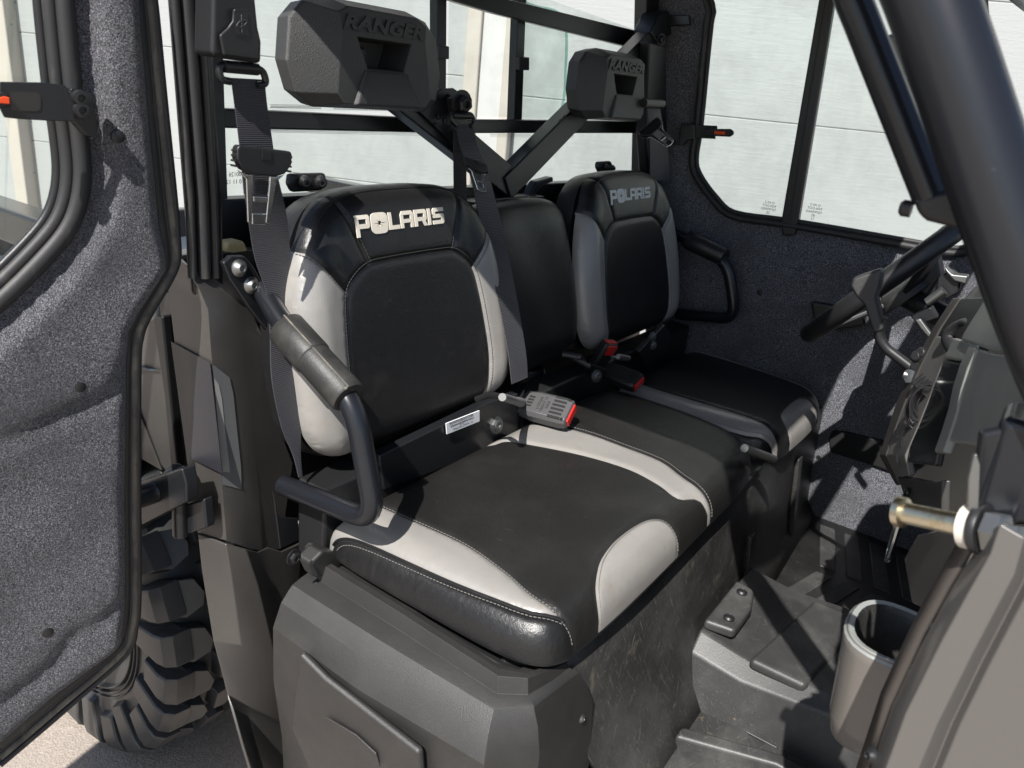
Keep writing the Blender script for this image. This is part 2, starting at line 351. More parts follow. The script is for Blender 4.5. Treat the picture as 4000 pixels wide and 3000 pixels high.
# ---- seat backs
REC = R(13); SU = Vector((0, math.sin(REC), math.cos(REC))); SN = Vector((0, -math.cos(REC), math.sin(REC))); EX = Vector((1, 0, 0))
def mirror(half): return half + [(-x, y) for x, y in reversed(half) if abs(x) > 1e-6]
def logo_letters():
    """POLARIS in wide squared letters, unit height 1, as lists of 2D polygons."""
    def bar(x0, y0, x1, y1): return [(x0, y0), (x1, y0), (x1, y1), (x0, y1)]
    s = .235; L = []
    L.append((1.05, [bar(0, -.22, s, 1 - .12), [(0, 1 - s), (1.0, 1 - s), (1.0, .90), (.90, 1), (0, 1)], bar(1.0 - s, .38, 1.0, 1 - s), [(s, .24), (.88, .24), (1.0, .34), (1.0, .5), (s, .5)]]))
    ring = [(math.copysign(abs(math.cos(a)) ** .5, math.cos(a)) * .62 + .62, math.copysign(abs(math.sin(a)) ** .5, math.sin(a)) * .60 + .46) for a in [2 * math.pi * k / 32 for k in range(32)]]
    star = []
    for k in range(32):
        a = 2 * math.pi * k / 32; kk = k % 8
        rr = (.54 if k % 16 == 0 or k % 16 == 8 else .34 if kk == 4 else .13) if kk in (0, 4) else .12
        star.append((.62 + rr * math.cos(a), .46 + rr * math.sin(a)))
    o = [[ring[k], ring[(k + 1) % 32], star[(k + 1) % 32], star[k]] for k in range(32)]
    L.append((1.27, o))
    L.append((.86, [bar(0, 0, s, 1), bar(s, 0, .82, s)]))
    L.append((1.08, [[(0, 0), (s, 0), (s, .85), (.15, 1), (0, .78)], [(.12, 1 - s * .2), (.15, 1), (.9, 1), (1.03, .85), (1.03, 1 - s), (.05, 1 - s)], bar(1.03 - s, 0, 1.03, 1 - s), bar(s, .30, 1.03 - s, .52)]))
    L.append((1.08, [bar(0, 0, s, 1), [(s, 1 - s), (1.0, 1 - s), (1.0, .88), (.9, 1), (s, 1)], bar(1.0 - s, .42, 1.0, 1 - s), [(s, .30), (.9, .30), (1.0, .40), (1.0, .54), (s, .54)], [(.62, .30), (.78, 0), (1.06, 0), (.88, .30)]]))
    L.append((.36, [bar(0, 0, s, 1)]))
    L.append((1.0, [[(0, 1 - s), (.98, 1 - s), (.98, 1), (.12, 1), (0, .88)], bar(0, .52, s, 1 - s), [(0, .52), (.06, .38), (.98, .38), (.98, .55), (.86, .62), (0, .62)], bar(.98 - s, s, .98, .40), [(0, 0), (.86, 0), (.98, .12), (.98, s), (0, s)]]))
    x = 0; polys = []
    for adv, ps in L:
        polys += [[(px + x, py) for px, py in p] for p in ps]; x += adv + .05
    return polys, x
def seat_back(cx, dy, logo_mat, label):
    half = [(0, .058), (.06, .0575), (.11, .053), (.145, .043), (.175, .024), (.198, -.006), (.221, -.05), (.238, -.11), (.247, -.18), (.246, -.25), (.238, -.29), (.216, -.32), (.175, -.336), (.09, -.338), (0, -.338)]
    outl = smooth_path([Vector((x, y)) for x, y in mirror(half)], 5, True)
    ins_h = [(0, -.0545), (.06, -.055), (.098, -.0575), (.128, -.072), (.148, -.093), (.157, -.13), (.164, -.19), (.167, -.25), (.160, -.30), (.146, -.36)]
    ins = v2(mirror(ins_h)); ins_s = smooth_path([Vector(p) for p in v2([(-x, y) for x, y in reversed(ins_h[1:])] + ins_h)], 4)
    sL = v2([(-.150, .09), (-.128, .015), (-.098, -.0575)]); sR = v2([(.150, .09), (.128, .015), (.098, -.0575)])
    sL = smooth_path(sL, 5); sR = smooth_path(sR, 5)
    tL = smooth_path(v2([(-.26, .04), (-.213, -.02), (-.18, -.06), (-.148, -.093)]), 5); tR = smooth_path(v2([(.26, .04), (.213, -.02), (.18, -.06), (.148, -.093)]), 5)
    insp = ins_s
    logo_poly = v2([(-.150, .09)]) + sL[1:] + list(v2([(0, -.054)])) + list(reversed(sR)) 
    shl = v2([(-.26, .2), (-.150, .2)]) + sL + list(reversed(tL))
    shr = v2([(.26, .2), (.150, .2)]) + sR + list(reversed(tR))
    tanl = tL + v2([(-.15, -.2), (-.14, -.4), (-.3, -.4), (-.3, 0)]); tanr = tR + v2([(.15, -.2), (.14, -.4), (.3, -.4), (.3, 0)])
    T = .045; O = Vector((cx, dy, 0)) - SN * T
    def to3(u, v, h): return O + EX * u + SU * v + SN * h
    def height(p, d, ds):
        belly = .012 * np.clip(1 - ((p[:, 0] / .16) ** 2), 0, 1) * np.clip(1 - ((p[:, 1] + .20) / .15) ** 2, 0, 1)
        wing = .010 * np.clip((np.abs(p[:, 0]) - .15) / .05, 0, 1)
        return T * prof(d, .055) + wing - belly * .6 - .0042 * np.exp(-(ds / .0045) ** 2)
    # shell: the black band round the pad and its back
    ring = [to3(p.x, p.y, 0) for p in resample(outl, .012)]
    mb = MB(); c0 = O + SU * -.14
    rows = [ring] + [[c0 + (q - c0) * k - SN * dd for q in ring] for k, dd in ((1.008, .012), (1.0, .045), (.94, .06))]
    mb.loft(rows, True, True)
    shell = mb.build('seat_back', 'vinyl', CAR, label=label)
    sheet(outl, [ins_s, sL, sR, tL, tR], [('insert_panel', insp + v2([(.14, -.5), (-.14, -.5)]), 'vinyl'), ('logo_panel', logo_poly, 'vinyl'), ('shoulder_panel', shl, 'vinyl'), ('shoulder_panel', shr, 'vinyl'),
          ('taupe_bolster', tanl, 'tan'), ('taupe_bolster', tanr, 'tan')], height, to3, .0075, shell)
    def srf(pts, off):
        a = np.array([tuple(p) for p in pts]); H = height(a, dist_to(a, seg_arr([(outl, True)])), np.full(len(a), 9.))
        ok = inside(a, outl)
        return [to3(p[0], p[1], h + off) for p, h, k in zip(a, H, ok) if k]
    def off2(path, k):
        o = []
        for i, p in enumerate(path):
            d = (path[min(i + 1, len(path) - 1)] - path[max(i - 1, 0)]).normalized(); o.append(p + Vector((-d.y, d.x)) * k)
        return o
    stitches([srf(resample(off2(s, k), .003, False), .0002) for s, k in ((sL, .0045), (sR, -.0045), (tL, -.004), (tR, .004), (ins_s, .004))], shell, mat='thread_dark')
    # a piped seam just inside the outline, along the top and the sides
    inner = [Vector((p.x * .955, (p.y + .14) * .955 - .14)) for p in outl]
    mb = MB(); pth = srf([q_ for q_ in resample(inner, .004) if q_.y > .0], .0004); k_ = max(range(len(pth)), key=lambda i_: (pth[i_] - pth[i_ - 1]).length); pth = pth[k_:] + pth[:k_]; mb.tube(pth, .0010, 6); mb.build('piping', 'vinyl', shell)
    # lettering
    polys, W = logo_letters(); sc = .200 / W; mb = MB()
    for p in polys:
        q = resample(v2(p), .25)
        q3 = srf([Vector((-.1 - .016 + x.x * sc * 1.0 - .0, -.0115 + x.y * sc * .92)) for x in q], .0015)
        mb.prism(q3, SN * -.0014)
    mb.build('lettering', logo_mat, shell, smooth=20)
    return shell
M['thread_dark'] = nmat('dark_thread', (.055, .054, .05), .55)
seat_back(.028, 0, 'logo', 'sunlit passenger seat back with cream lettering on black')
seat_back(.80, 0, 'logo_shaded', 'shaded driver seat back with shade-greyed lettering on black')
# middle back: plain black
def mid_back():
    c = [PY(x, y, .02) for x, y in ((1060, 443), (1100, 435), (1160, 432), (1215, 435), (1240, 447), (1254, 490), (1265, 560), (1271, 640), (1266, 690), (1245, 718), (1190, 750), (1140, 772))]
    O0 = Vector((.40, .02, 0)); O = O0
    half = [(0, .012), (.08, .010), (.125, 0), (.150, -.025), (.165, -.08), (.175, -.17), (.176, -.25), (.165, -.30), (.14, -.325), (0, -.335)]
    outl = smooth_path(v2(mirror(half)), 5, True); T = .05
    O = O0 - SN * T
    to3 = lambda u, v, h: O + EX * u + SU * v + SN * h
    height = lambda p, d, ds: T * prof(d, .07) + .004 * np.sin(p[:, 0] * 38 + p[:, 1] * 20) * np.clip(d / .05, 0, 1) * .4
    ring = [to3(p.x, p.y, 0) for p in resample(outl, .012)]; c0 = O + SU * -.16
    mb = MB(); mb.loft([ring] + [[c0 + (q - c0) * k - SN * d for q in ring] for k, d in ((1.005, .012), (1, .045), (.94, .06))], True, True)
    sh = mb.build('seat_back', 'vinyl', CAR, label='plain black middle seat back between the two lettered ones')
    sheet(outl, [], [('vinyl_cover', outl, 'vinyl'), ('vinyl_cover', outl, 'vinyl')], height, to3, .009, sh)
mid_back()

# ---- seat cushions
def cushion(outl, zt, T, r, seams, panels, label, under=.012, rear_tilt=0.0, stitch=(), welts=()):
    z0 = zt - T
    to3 = lambda u, v, h: Vector((u, v, z0 + h))
    cx = sum(p.x for p in outl) / len(outl); cy = sum(p.y for p in outl) / len(outl)
    def height(p, d, ds):
        ph = np.sin(p[:, 0] * 9 + 1) * np.sin(p[:, 1] * 11) * .004
        return T * prof(d, r, 2.2) - .0042 * np.exp(-(ds / .0045) ** 2) + ph * np.clip(d / r, 0, 1) + rear_tilt * (p[:, 1] - cy) * np.clip(d / r, 0, 1)
    ring = [to3(p.x, p.y, 0) for p in resample(outl, .012)]; c0 = Vector((cx, cy, z0))
    mb = MB(); mb.loft([ring] + [[c0 + (q - c0) * k - Vector((0, 0, d)) for q in ring] for k, d in ((1.0, .004), (.985, .008), (.95, under))], True, True)
    sh = mb.build('seat_cushion', 'vinyl', CAR, label=label)
    sheet(outl, seams, panels, height, to3, .0085, sh)
    def srf(pts, off):
        a = np.array([tuple(p) for p in pts]); H = height(a, dist_to(a, seg_arr([(outl, True)])), np.full(len(a), 9.))
        return [to3(p[0], p[1], h + off) for p, h, k in zip(a, H, inside(a, outl)) if k]
    def off2(path, k):
        o = []
        for i, p in enumerate(path):
            d = (path[min(i + 1, len(path) - 1)] - path[max(i - 1, 0)]).normalized(); o.append(p + Vector((-d.y, d.x)) * k)
        return o
    stitches([srf(resample(off2(s, k), .003, False), .0002) for s, k in stitch], sh)
    for w_ in welts:
        mb = MB(); mb.tube(srf(resample(w_, .005, False), -.0006), .0024, 8); mb.build('welt', 'vinyl', sh)
    return sh
def plan(pts, z): return [Vector((q.x, q.y)) for q in (PZ(x, y, z) for x, y in pts)]
# passenger and middle places share one wide cushion
ZT = -.395
outl = smooth_path(v2([(-.21, -.09), (-.2195, -.15), (-.2215, -.30), (-.2195, -.40), (-.209, -.448), (-.186, -.473), (-.145, -.482), (0, -.487), (.25, -.486), (.45, -.482), (.55, -.462), (.60, -.41), (.622, -.32), (.628, -.20), (.62, -.11), (.57, -.085), (.42, -.075), (.25, -.07), (.05, -.07), (-.15, -.073), (-.195, -.08)]), 5, True)
sA = smooth_path(plan([(800, 1082), (860, 1110), (1000, 1172), (1090, 1232), (1150, 1282)], ZT - .002) + plan([(1192, 1318)], -.404) + v2([(-.164, -.463), (-.152, -.50)]), 5)
sG = smooth_path(v2([(-.214, -.06), (-.2085, -.12), (-.2065, -.169), (-.2045, -.237), (-.201, -.312), (-.195, -.375), (-.186, -.429), (-.164, -.463)]), 4)
sB = smooth_path(v2([(.18, -.05)]) + plan([(1060, 952), (1089, 948), (1145, 956), (1262, 981), (1362, 1011), (1425, 1044), (1465, 1072)], ZT) + v2([(.268, -.468), (.276, -.53)]), 4)
sC = smooth_path(v2([(.275, -.05)]) + plan([(1109, 908), (1162, 911), (1262, 934), (1345, 961), (1429, 991), (1475, 1024)], ZT) + v2([(.292, -.452), (.280, -.53)]), 4)
fT = plan([(1297, 1210), (1320, 1180), (1380, 1140), (1410, 1123)], ZT); q = fT
sF = smooth_path(v2([(-.106, -.52), (-.102, -.487), (-.084, -.464), (-.052, -.447), (-.02, -.437), (.03, -.431), (.095, -.434), (.132, -.446), (.149, -.468), (.152, -.52)]), 5)
pF = sF
pA = sA[:-1] + list(reversed(sG))
pG = sG + v2([(-.152, -.50), (-.152, -.6), (-.4, -.6), (-.4, -.05)])
pB = sB + list(reversed(sC))
pMid = sC + v2([(.7, -.53), (.7, -.04)])
cushion(outl, ZT, .060, .058, [sA, sG, sB, sC, sF],
        [('side_band', pG, 'vinyl'), ('taupe_strip', pA, 'tan'), ('taupe_front_panel', pF, 'tan'), ('taupe_strip', pB, 'tan'), ('middle_panel', pMid, 'vinyl_worn'), ('insert_panel', outl, 'vinyl_worn')],
        'wide passenger cushion with taupe strips and dusty black centre', stitch=[(sG, -.0045), (sC, .004), (sF, -.004), (sA, -.003)], welts=[sG])
# driver cushion
ZD = -.415
outd = smooth_path(v2([(.66, -.10), (.648, -.20), (.645, -.32), (.650, -.40), (.665, -.45), (.70, -.475), (.78, -.484), (.93, -.486), (1.02, -.475), (1.075, -.44), (1.10, -.37), (1.115, -.22), (1.11, -.11), (1.08, -.08), (.9, -.07), (.70, -.075)]), 5, True)
sL1 = smooth_path(v2([(.672, -.04), (.664, -.2), (.660, -.32), (.664, -.40), (.678, -.445), (.695, -.50)]), 5)
sL2 = smooth_path(v2([(.738, -.04), (.728, -.15), (.722, -.28), (.714, -.39), (.708, -.43), (.695, -.50)]), 5)
sR2 = smooth_path(v2([(1.06, -.04), (1.066, -.2), (1.062, -.34), (1.045, -.42), (1.02, -.46), (.985, -.53)]), 5)
sFd = smooth_path(v2([(.758, -.53), (.760, -.476), (.778, -.449), (.81, -.438), (.90, -.434), (.945, -.440), (.965, -.462), (.97, -.53)]), 5)
cushion(outd, ZD, .065, .058, [sL1, sL2, sR2, sFd],
        [('taupe_front_panel', sFd, 'tan'), ('taupe_strip', sL1 + list(reversed(sL2)), 'tan'), ('taupe_strip', sR2 + v2([(1.3, -.53), (1.3, -.04)]), 'tan'), ('insert_panel', outd, 'vinyl')],
        'single driver cushion in the shade beside the far door', stitch=[(sL1, .004), (sFd, -.004)])
# ---- seat base, floor and tunnel
def patch(name, rows, mat, parent, thick=.012, bevel=.0, sub=1, label=None, smooth=38, res=6):
    """rows of points joined into one skin, resampled so that it bends softly"""
    mb = MB(); mb.loft(rows); return mb.build(name, mat, parent, bevel=bevel, smooth=smooth, label=label, thick=thick)
FZ = -.80
base = patch('seat_base', [[Vector((-.20, -.40, -.482)), Vector((.30, -.40, -.482)), Vector((.62, -.40, -.482)), Vector((1.14, -.40, -.49))],
                           [Vector((-.165, -.462, -.482)), Vector((.30, -.462, -.482)), Vector((.62, -.460, -.482)), Vector((1.14, -.455, -.49))],
                           [Vector((-.155, -.478, -.498)), Vector((.30, -.476, -.50)), Vector((.62, -.470, -.505)), Vector((1.14, -.462, -.51))],
                           [Vector((-.10, -.500, -.66)), Vector((.30, -.496, -.66)), Vector((.62, -.488, -.66)), Vector((1.14, -.470, -.66))],
                           [Vector((-.05, -.530, FZ + .045)), Vector((.30, -.525, FZ + .045)), Vector((.62, -.505, FZ + .045)), Vector((1.14, -.48, FZ + .045))],
                           [Vector((-.05, -.560, FZ)), Vector((.30, -.555, FZ)), Vector((.62, -.535, FZ)), Vector((1.14, -.51, FZ))]], 'scuffed', CAR, label='scuffed black plastic bench base below the cushions')
mb = MB()
mb.box((.42, -.28, -.50), (.625, .17, .012)); mb.build('seat_pan', 'plastic', base, bevel=.004)
# lip under the cushion front and the release bar
mb = MB(); mb.tube([(-.12, -.474, -.468), (.30, -.474, -.468), (.60, -.468, -.468)], .004, 10); mb.build('front_rail', 'plastic', base)
mb = MB(); a = PY(1608, 968, -.47); b = PY(1672, 992, -.50); mb.tube([a, b], .008, 14); mb.build('release_lever', 'steel', base)
# raised ridge panels on the base by the driver footwell
mb = MB()
mb.prism([(.55, -.485, -.60), (.58, -.485, -.60), (.57, -.515, FZ), (.54, -.515, FZ)], (0, -.012, 0)); mb.build('base_rib', 'scuffed', base, bevel=.004); mb = MB()
mb.prism([(.92, -.465, -.56), (.95, -.465, -.56), (.96, -.492, FZ), (.93, -.492, FZ)], (0, -.012, 0))
mb.build('base_rib', 'scuffed', base, bevel=.004)
mb = MB(); mb.prism([PY(1722, 930, -.46), PY(1745, 920, -.46), PY(1745, 1000, -.46), PY(1730, 1110, -.46), PY(1716, 1110, -.46)], (0, .03, 0)); mb.build('base_end_plate', 'plastic', base, bevel=.003)
# floor
mb = MB(); fl = []
mb.loft([[Vector((-.36, y, FZ - .004)), Vector((1.2, y, FZ - .004))] for y in (-.40, -.9, -1.25)])
floor = mb.build('floor_pan', 'floor', CAR, thick=.01, label='scratched black plastic floor with moulded ribs')
# driver footwell ribs (raised pads between grooves)
def pad(poly, z0, h, name='floor_rib', mat='floor', par=None, bev=.004):
    mb = MB(); mb.prism([Vector((p[0], p[1], z0)) for p in poly], (0, 0, h)); return mb.build(name, mat, par or floor, bevel=bev)
for k in range(6):
    y = -.53 - k * .062
    pad([(.655, y), (.86, y - .055), (.86, y - .095), (.655, y - .040)], FZ - .003, .011); pad([(.89, y - .055), (1.10, y), (1.10, y - .040), (.89, y - .095)], FZ - .003, .011)
for x0, x1, yy in ((.13, .27, -.62), (.08, .27, -.69), (.05, .27, -.76)):
    pad([(x0, yy), (x1, yy + .03), (x1, yy - .015), (x0, yy - .045)], FZ - .003, .010)
# tunnel: stepped hump in the middle of the floor
tun = patch('floor_tunnel', [[Vector((.235, -.50, FZ)), Vector((.245, -.60, FZ)), Vector((.25, -.74, FZ)), Vector((.25, -1.2, FZ))],
                             [Vector((.262, -.505, -.70)), Vector((.268, -.60, -.715)), Vector((.27, -.74, -.70)), Vector((.27, -1.2, -.60))],
                             [Vector((.295, -.505, -.672)), Vector((.30, -.60, -.690)), Vector((.30, -.74, -.680)), Vector((.30, -1.2, -.58))],
                             [Vector((.56, -.505, -.672)), Vector((.57, -.60, -.690)), Vector((.57, -.74, -.680)), Vector((.57, -1.2, -.58))],
                             [Vector((.60, -.505, -.70)), Vector((.61, -.60, -.715)), Vector((.61, -.74, -.70)), Vector((.61, -1.2, -.60))],
                             [Vector((.63, -.505, FZ)), Vector((.64, -.60, FZ)), Vector((.64, -.74, FZ)), Vector((.64, -1.2, FZ))]], 'floor', CAR, bevel=.008, label='moulded centre tunnel hump across the floor')
pad([(.30, -.506), (.47, -.506), (.46, -.545), (.40, -.562), (.31, -.562)], -.675, .022, 'tunnel_step', par=tun, bev=.008)
pad([(.285, -.60), (.55, -.64), (.55, -.74), (.285, -.70)], -.70, .024, 'tunnel_ridge', par=tun, bev=.010)
def push_pin(p, par):
    mb = MB(); mb.lathe([(.010, 0), (.010, .003), (.007, .006), (.0065, .0052), (0, .0052)], p, (0, 0, 1), 18); return mb.build('push_pin', 'plastic', par)
push_pin((.335, -.540, -.653), tun); push_pin((.43, -.53, -.653), tun)
push_pin(PZ(1520, 1520, FZ), floor)
mb = MB(); c = PZ(1650, 1590, FZ); mb.box(c + Vector((0, 0, .004)), (.022, .03, .006)); mb.build('bolt_recess', 'plastic', floor, bevel=.004)
bolt('floor_bolt', c + Vector((0, 0, .010)), (0, 0, 1), .009, floor, 'gold')
# ledge between the passenger floor and the tunnel, running to the front
mb = MB(); mb.prism([(.135, -.545, FZ - .002), (.165, -.545, FZ - .002), (.22, -.70, FZ - .002), (.22, -1.1, FZ - .002), (.19, -1.1, FZ - .002), (.19, -.70, FZ - .002)], (0, 0, .03)); mb.build('floor_ledge', 'floor', floor, bevel=.008)

# ---- side panel below the passenger door opening
def row(pts): return [Vector(p) for p in pts]
def densify(rows, n):
    """subdivide rows (list of section polylines) lengthwise so the bevels stay soft"""
    return rows
st = [  # stations from the rear to the front: inner top, lip inner, lip top, lip outer, channel, ridge inner, ridge crown, shoulder, outer, mid, low, bottom
    [(-.200, -.075, -.478), (-.219, -.075, -.476), (-.222, -.075, -.463), (-.233, -.075, -.463), (-.241, -.075, -.484), (-.254, -.075, -.486), (-.270, -.075, -.490), (-.290, -.075, -.510), (-.305, -.075, -.545), (-.306, -.075, -.64), (-.292, -.075, -.76), (-.285, -.075, -1.0)],
    [(-.205, -.25, -.478), (-.223, -.25, -.476), (-.227, -.25, -.463), (-.238, -.25, -.463), (-.245, -.25, -.484), (-.257, -.25, -.486), (-.272, -.25, -.490), (-.293, -.25, -.510), (-.311, -.25, -.545), (-.314, -.25, -.64), (-.306, -.25, -.76), (-.300, -.25, -1.0)],
    [(-.215, -.400, -.478), (-.232, -.415, -.476), (-.236, -.419, -.463), (-.247, -.427, -.463), (-.252, -.432, -.484), (-.260, -.436, -.486), (-.270, -.440, -.490), (-.287, -.447, -.510), (-.300, -.454, -.545), (-.303, -.456, -.64), (-.300, -.456, -.76), (-.296, -.456, -1.0)],
    [(-.205, -.430, -.479), (-.214, -.444, -.477), (-.217, -.449, -.465), (-.224, -.456, -.465), (-.227, -.461, -.485), (-.230, -.468, -.487), (-.234, -.475, -.491), (-.239, -.487, -.512), (-.243, -.496, -.545), (-.244, -.499, -.64), (-.240, -.500, -.76), (-.235, -.500, -1.0)],
    [(-.150, -.440, -.480), (-.172, -.455, -.479), (-.176, -.460, -.472), (-.182, -.466, -.472), (-.185, -.470, -.486), (-.184, -.475, -.488), (-.180, -.480, -.493), (-.174, -.490, -.514), (-.167, -.498, -.545), (-.160, -.501, -.64), (-.150, -.502, -.76), (-.140, -.502, -1.0)],
    [(-.140, -.440, -.484), (-.150, -.462, -.482), (-.150, -.466, -.480), (-.150, -.470, -.480), (-.150, -.474, -.486), (-.148, -.478, -.489), (-.140, -.484, -.494), (-.125, -.490, -.520), (-.105, -.494, -.56), (-.095, -.497, -.64), (-.085, -.500, -.76), (-.08, -.502, -1.0)],
]
side = patch('rocker_panel', [[Vector(p) for p in s] for s in st], 'sill', CAR, thick=.006, bevel=.005, smooth=20, label='dark grey moulded sill panel below the passenger cushion')
# raised shield on its outer face and the scooped edge line
def onside(x, y, xx=-.312): return PX(x, y, xx)
mb = MB(); mb.prism([onside(x, y) for x, y in ((660, 1400), (715, 1455), (918, 1612), (925, 1700), (700, 1700), (640, 1560))], (-.012, 0, 0)); mb.build('raised_shield', 'sill', side, bevel=.010, segs=4)
mb = MB(); mb.prism([onside(x, y, -.3255) for x, y in ((705, 1545), (772, 1585), (815, 1625), (822, 1655), (745, 1600))], (-.003, 0, 0)); mb.build('shield_emblem', 'sill', side, bevel=.002)
screw('panel_screw', PY(1252, 1550, -.494), (0.1, -1, 0), .009, side)
# corner foam and black tab at the rear of the tray
mb = MB(); c = Vector((-.232, -.10, -.468))
mb.prism([PY(x, y, -.075) for x, y in ((640, 1200), (668, 1172), (702, 1180), (712, 1200), (690, 1225), (655, 1232))], (0, -.03, 0)); mb.build('sill_end_block', 'sill', side, bevel=.005)
bm_ = MB(); rnd = random.Random(3)
for k in range(26):
    a = PY(668 + rnd.random() * 62, 1150 + rnd.random() * 55, -.05 + rnd.random() * .02); bm_.lathe([(0.0001, -.008), (.007, -.005), (.009, 0), (.006, .006), (0.0001, .008)], a, (rnd.random() - .5, rnd.random() - .5, 1), 7)
bm_.build('crumbled_foam', 'foam_crumb', side, smooth=25)['kind'] = 'stuff'
bolt('panel_bolt', PY(634, 1203, -.107), (0, -1, 0), .008, side, 'plastic')

# ---- rear side pillar panel
pil = MB()
EDX = -.305
def ed(x, y): return PX(x, y, EDX)
topc = ed(448, 671); botc = ed(490, 1168)
yf = lambda x, y: PY(x, y, botc.y * .5 + topc.y * .5)
lt = PX(362, 621, EDX + .004); lb = PX(420, 1164, EDX + .004)
YF = topc.y
def f_(x, y, dy=0): return PY(x, y, YF + (botc.y - YF) * (y - 671) / 500 + dy)
cols = [[(383, 558), (372, 600), (363, 622), (377, 740), (398, 950), (412, 1060), (426, 1150)],
        [(402, 572), (432, 628), (449, 668), (456, 760), (470, 950), (480, 1060), (489, 1168)],
        [(457, 588), (478, 622), (495, 700), (505, 780), (522, 950), (532, 1060), (540, 1186)],
        [(481, 556), (498, 620), (525, 693), (534, 780), (550, 950), (560, 1060), (566, 1190)],
        [(500, 556), (530, 640), (566, 725), (588, 790), (608, 940), (632, 1000), (606, 1186)]]
dys = [None, (.02, .01, 0, 0, 0, 0, 0), (.03, .012, -.003, -.004, -.005, -.006, -.006), (.05, .03, .003, .002, .002, .002, .002), (.055, .035, .008, .006, .006, .006, .006)]
rowsP = []
for k in range(7):
    r_ = [PX(*cols[0][k], EDX + (.014, .008, .004, .0, -.005, -.007, -.009)[k])]
    for c_ in (1, 2, 3, 4): r_.append(f_(*cols[c_][k], dys[c_][k]))
    rowsP.append(r_)
pillar = patch('pillar_panel', rowsP, 'taupe', CAR, thick=.005, bevel=.004, smooth=30, label='grey-brown moulded pillar panel beside the passenger seat')
# dark wrap band across it and the clear decal
def lerp3(a, b, t): return a + (b - a) * t
def band(name, pts, mat, off, par):
    mb = MB(); mb.prism([p + off for p in pts], off * .2); return mb.build(name, mat, par)
offx = Vector((-.0012, 0, 0)); offy = Vector((0, -.0014, 0))
band('dark_wrap', [PX(372.5, 737, EDX - .0004), PX(457, 783, EDX - .0004), PX(483, 1022, EDX - .0075), PX(406, 985, EDX - .0075)], 'band', offx * 1.6, pillar)
def on_patch(k0, t, c0, u):
    """point on the pillar panel: row k0 + t, column c0 + u"""
    a = rowsP[k0][c0].lerp(rowsP[k0][c0 + 1], u); b = rowsP[k0 + 1][c0].lerp(rowsP[k0 + 1][c0 + 1], u); return a.lerp(b, t)
def decal(pts, mat, off):
    mb = MB(); o = Vector((-.0006, -.0012, 0)) * off; q_ = [on_patch(*p) + o for p in pts]; n_ = len(q_) // 2
    L_ = q_[:n_]; R_ = q_[n_:][::-1]; mb.loft([L_, [a.lerp(b, .5) for a, b in zip(L_, R_)], R_]); return mb.build('clear_decal', mat, pillar)
decal([(3, .13, 1, .02), (3, .4, 1, .02), (4, 0, 1, .02), (4, .5, 1, .02), (4, .86, 1, .02), (4, .96, 1, .80), (4, .5, 1, .86), (4, 0, 1, .84), (3, .4, 1, .82), (3, .22, 1, .72)], 'film', 1.6)
decal([(3, .28, 1, .04), (3, .5, 1, .04), (4, 0, 1, .05), (4, .4, 1, .06), (4, .60, 1, .10), (4, .62, 1, .36), (4, .4, 1, .38), (4, 0, 1, .34), (3, .5, 1, .30), (3, .34, 1, .22)], 'film_pale', 2.2)
# lower rear skirt, in front of the wheel
rowsS = [[PX(432, 1150, -.312), f_(490, 1172), f_(528, 1184, -.006), f_(552, 1192, .0), f_(575, 1181, .003), f_(604, 1190, .003), f_(648, 1170, .01)],
         [PX(440, 1230, -.316), f_(500, 1240), f_(552, 1260, -.01), f_(575, 1270, 0), f_(590, 1260, .003), f_(618, 1275, .003), f_(640, 1265, .01)],
         [PX(462, 1380, -.32), f_(520, 1390, -.002), f_(590, 1420, -.012), f_(618, 1425, 0), f_(632, 1430, .004), f_(660, 1440, .003), f_(690, 1440, .01)],
         [PX(490, 1500, -.325), f_(532, 1525, -.004), f_(640, 1575, -.014), f_(672, 1590, 0), f_(690, 1600, .004), f_(712, 1610, .003), f_(740, 1615, .01)],
         [PX(497, 1530, -.332), f_(532, 1550, -.010), f_(643, 1598, -.020), f_(676, 1612, -.008), f_(694, 1612, -.004), f_(716, 1620, -.004), f_(745, 1625, .004)],
         [PX(520, 1610, -.333), f_(560, 1650, -.010), f_(664, 1690, -.020), f_(700, 1700, -.008), f_(718, 1700, -.004), f_(736, 1700, -.004), f_(765, 1700, .004)],
         [PX(560, 1740, -.333), f_(600, 1790, -.010), f_(700, 1810, -.020), f_(740, 1815, -.008), f_(755, 1815, -.004), f_(770, 1815, -.004), f_(800, 1815, .004)]]
skirt = patch('rear_skirt', rowsS, 'taupe', CAR, thick=.005, bevel=.004, smooth=30, label='grey-brown lower body skirt in front of the rear wheel')
mb = MB(); mb.prism([PY(x, y, .0) for x, y in ((603, 1117), (644, 1120), (649, 1164), (606, 1186), (590, 1060))], (0, .004, 0)); mb.build('pillar_bracket', 'metal', pillar, bevel=.0015)
bolt('bracket_nut', PY(655, 1135, .01), (.3, -1, .2), .011, pillar, 'steel')
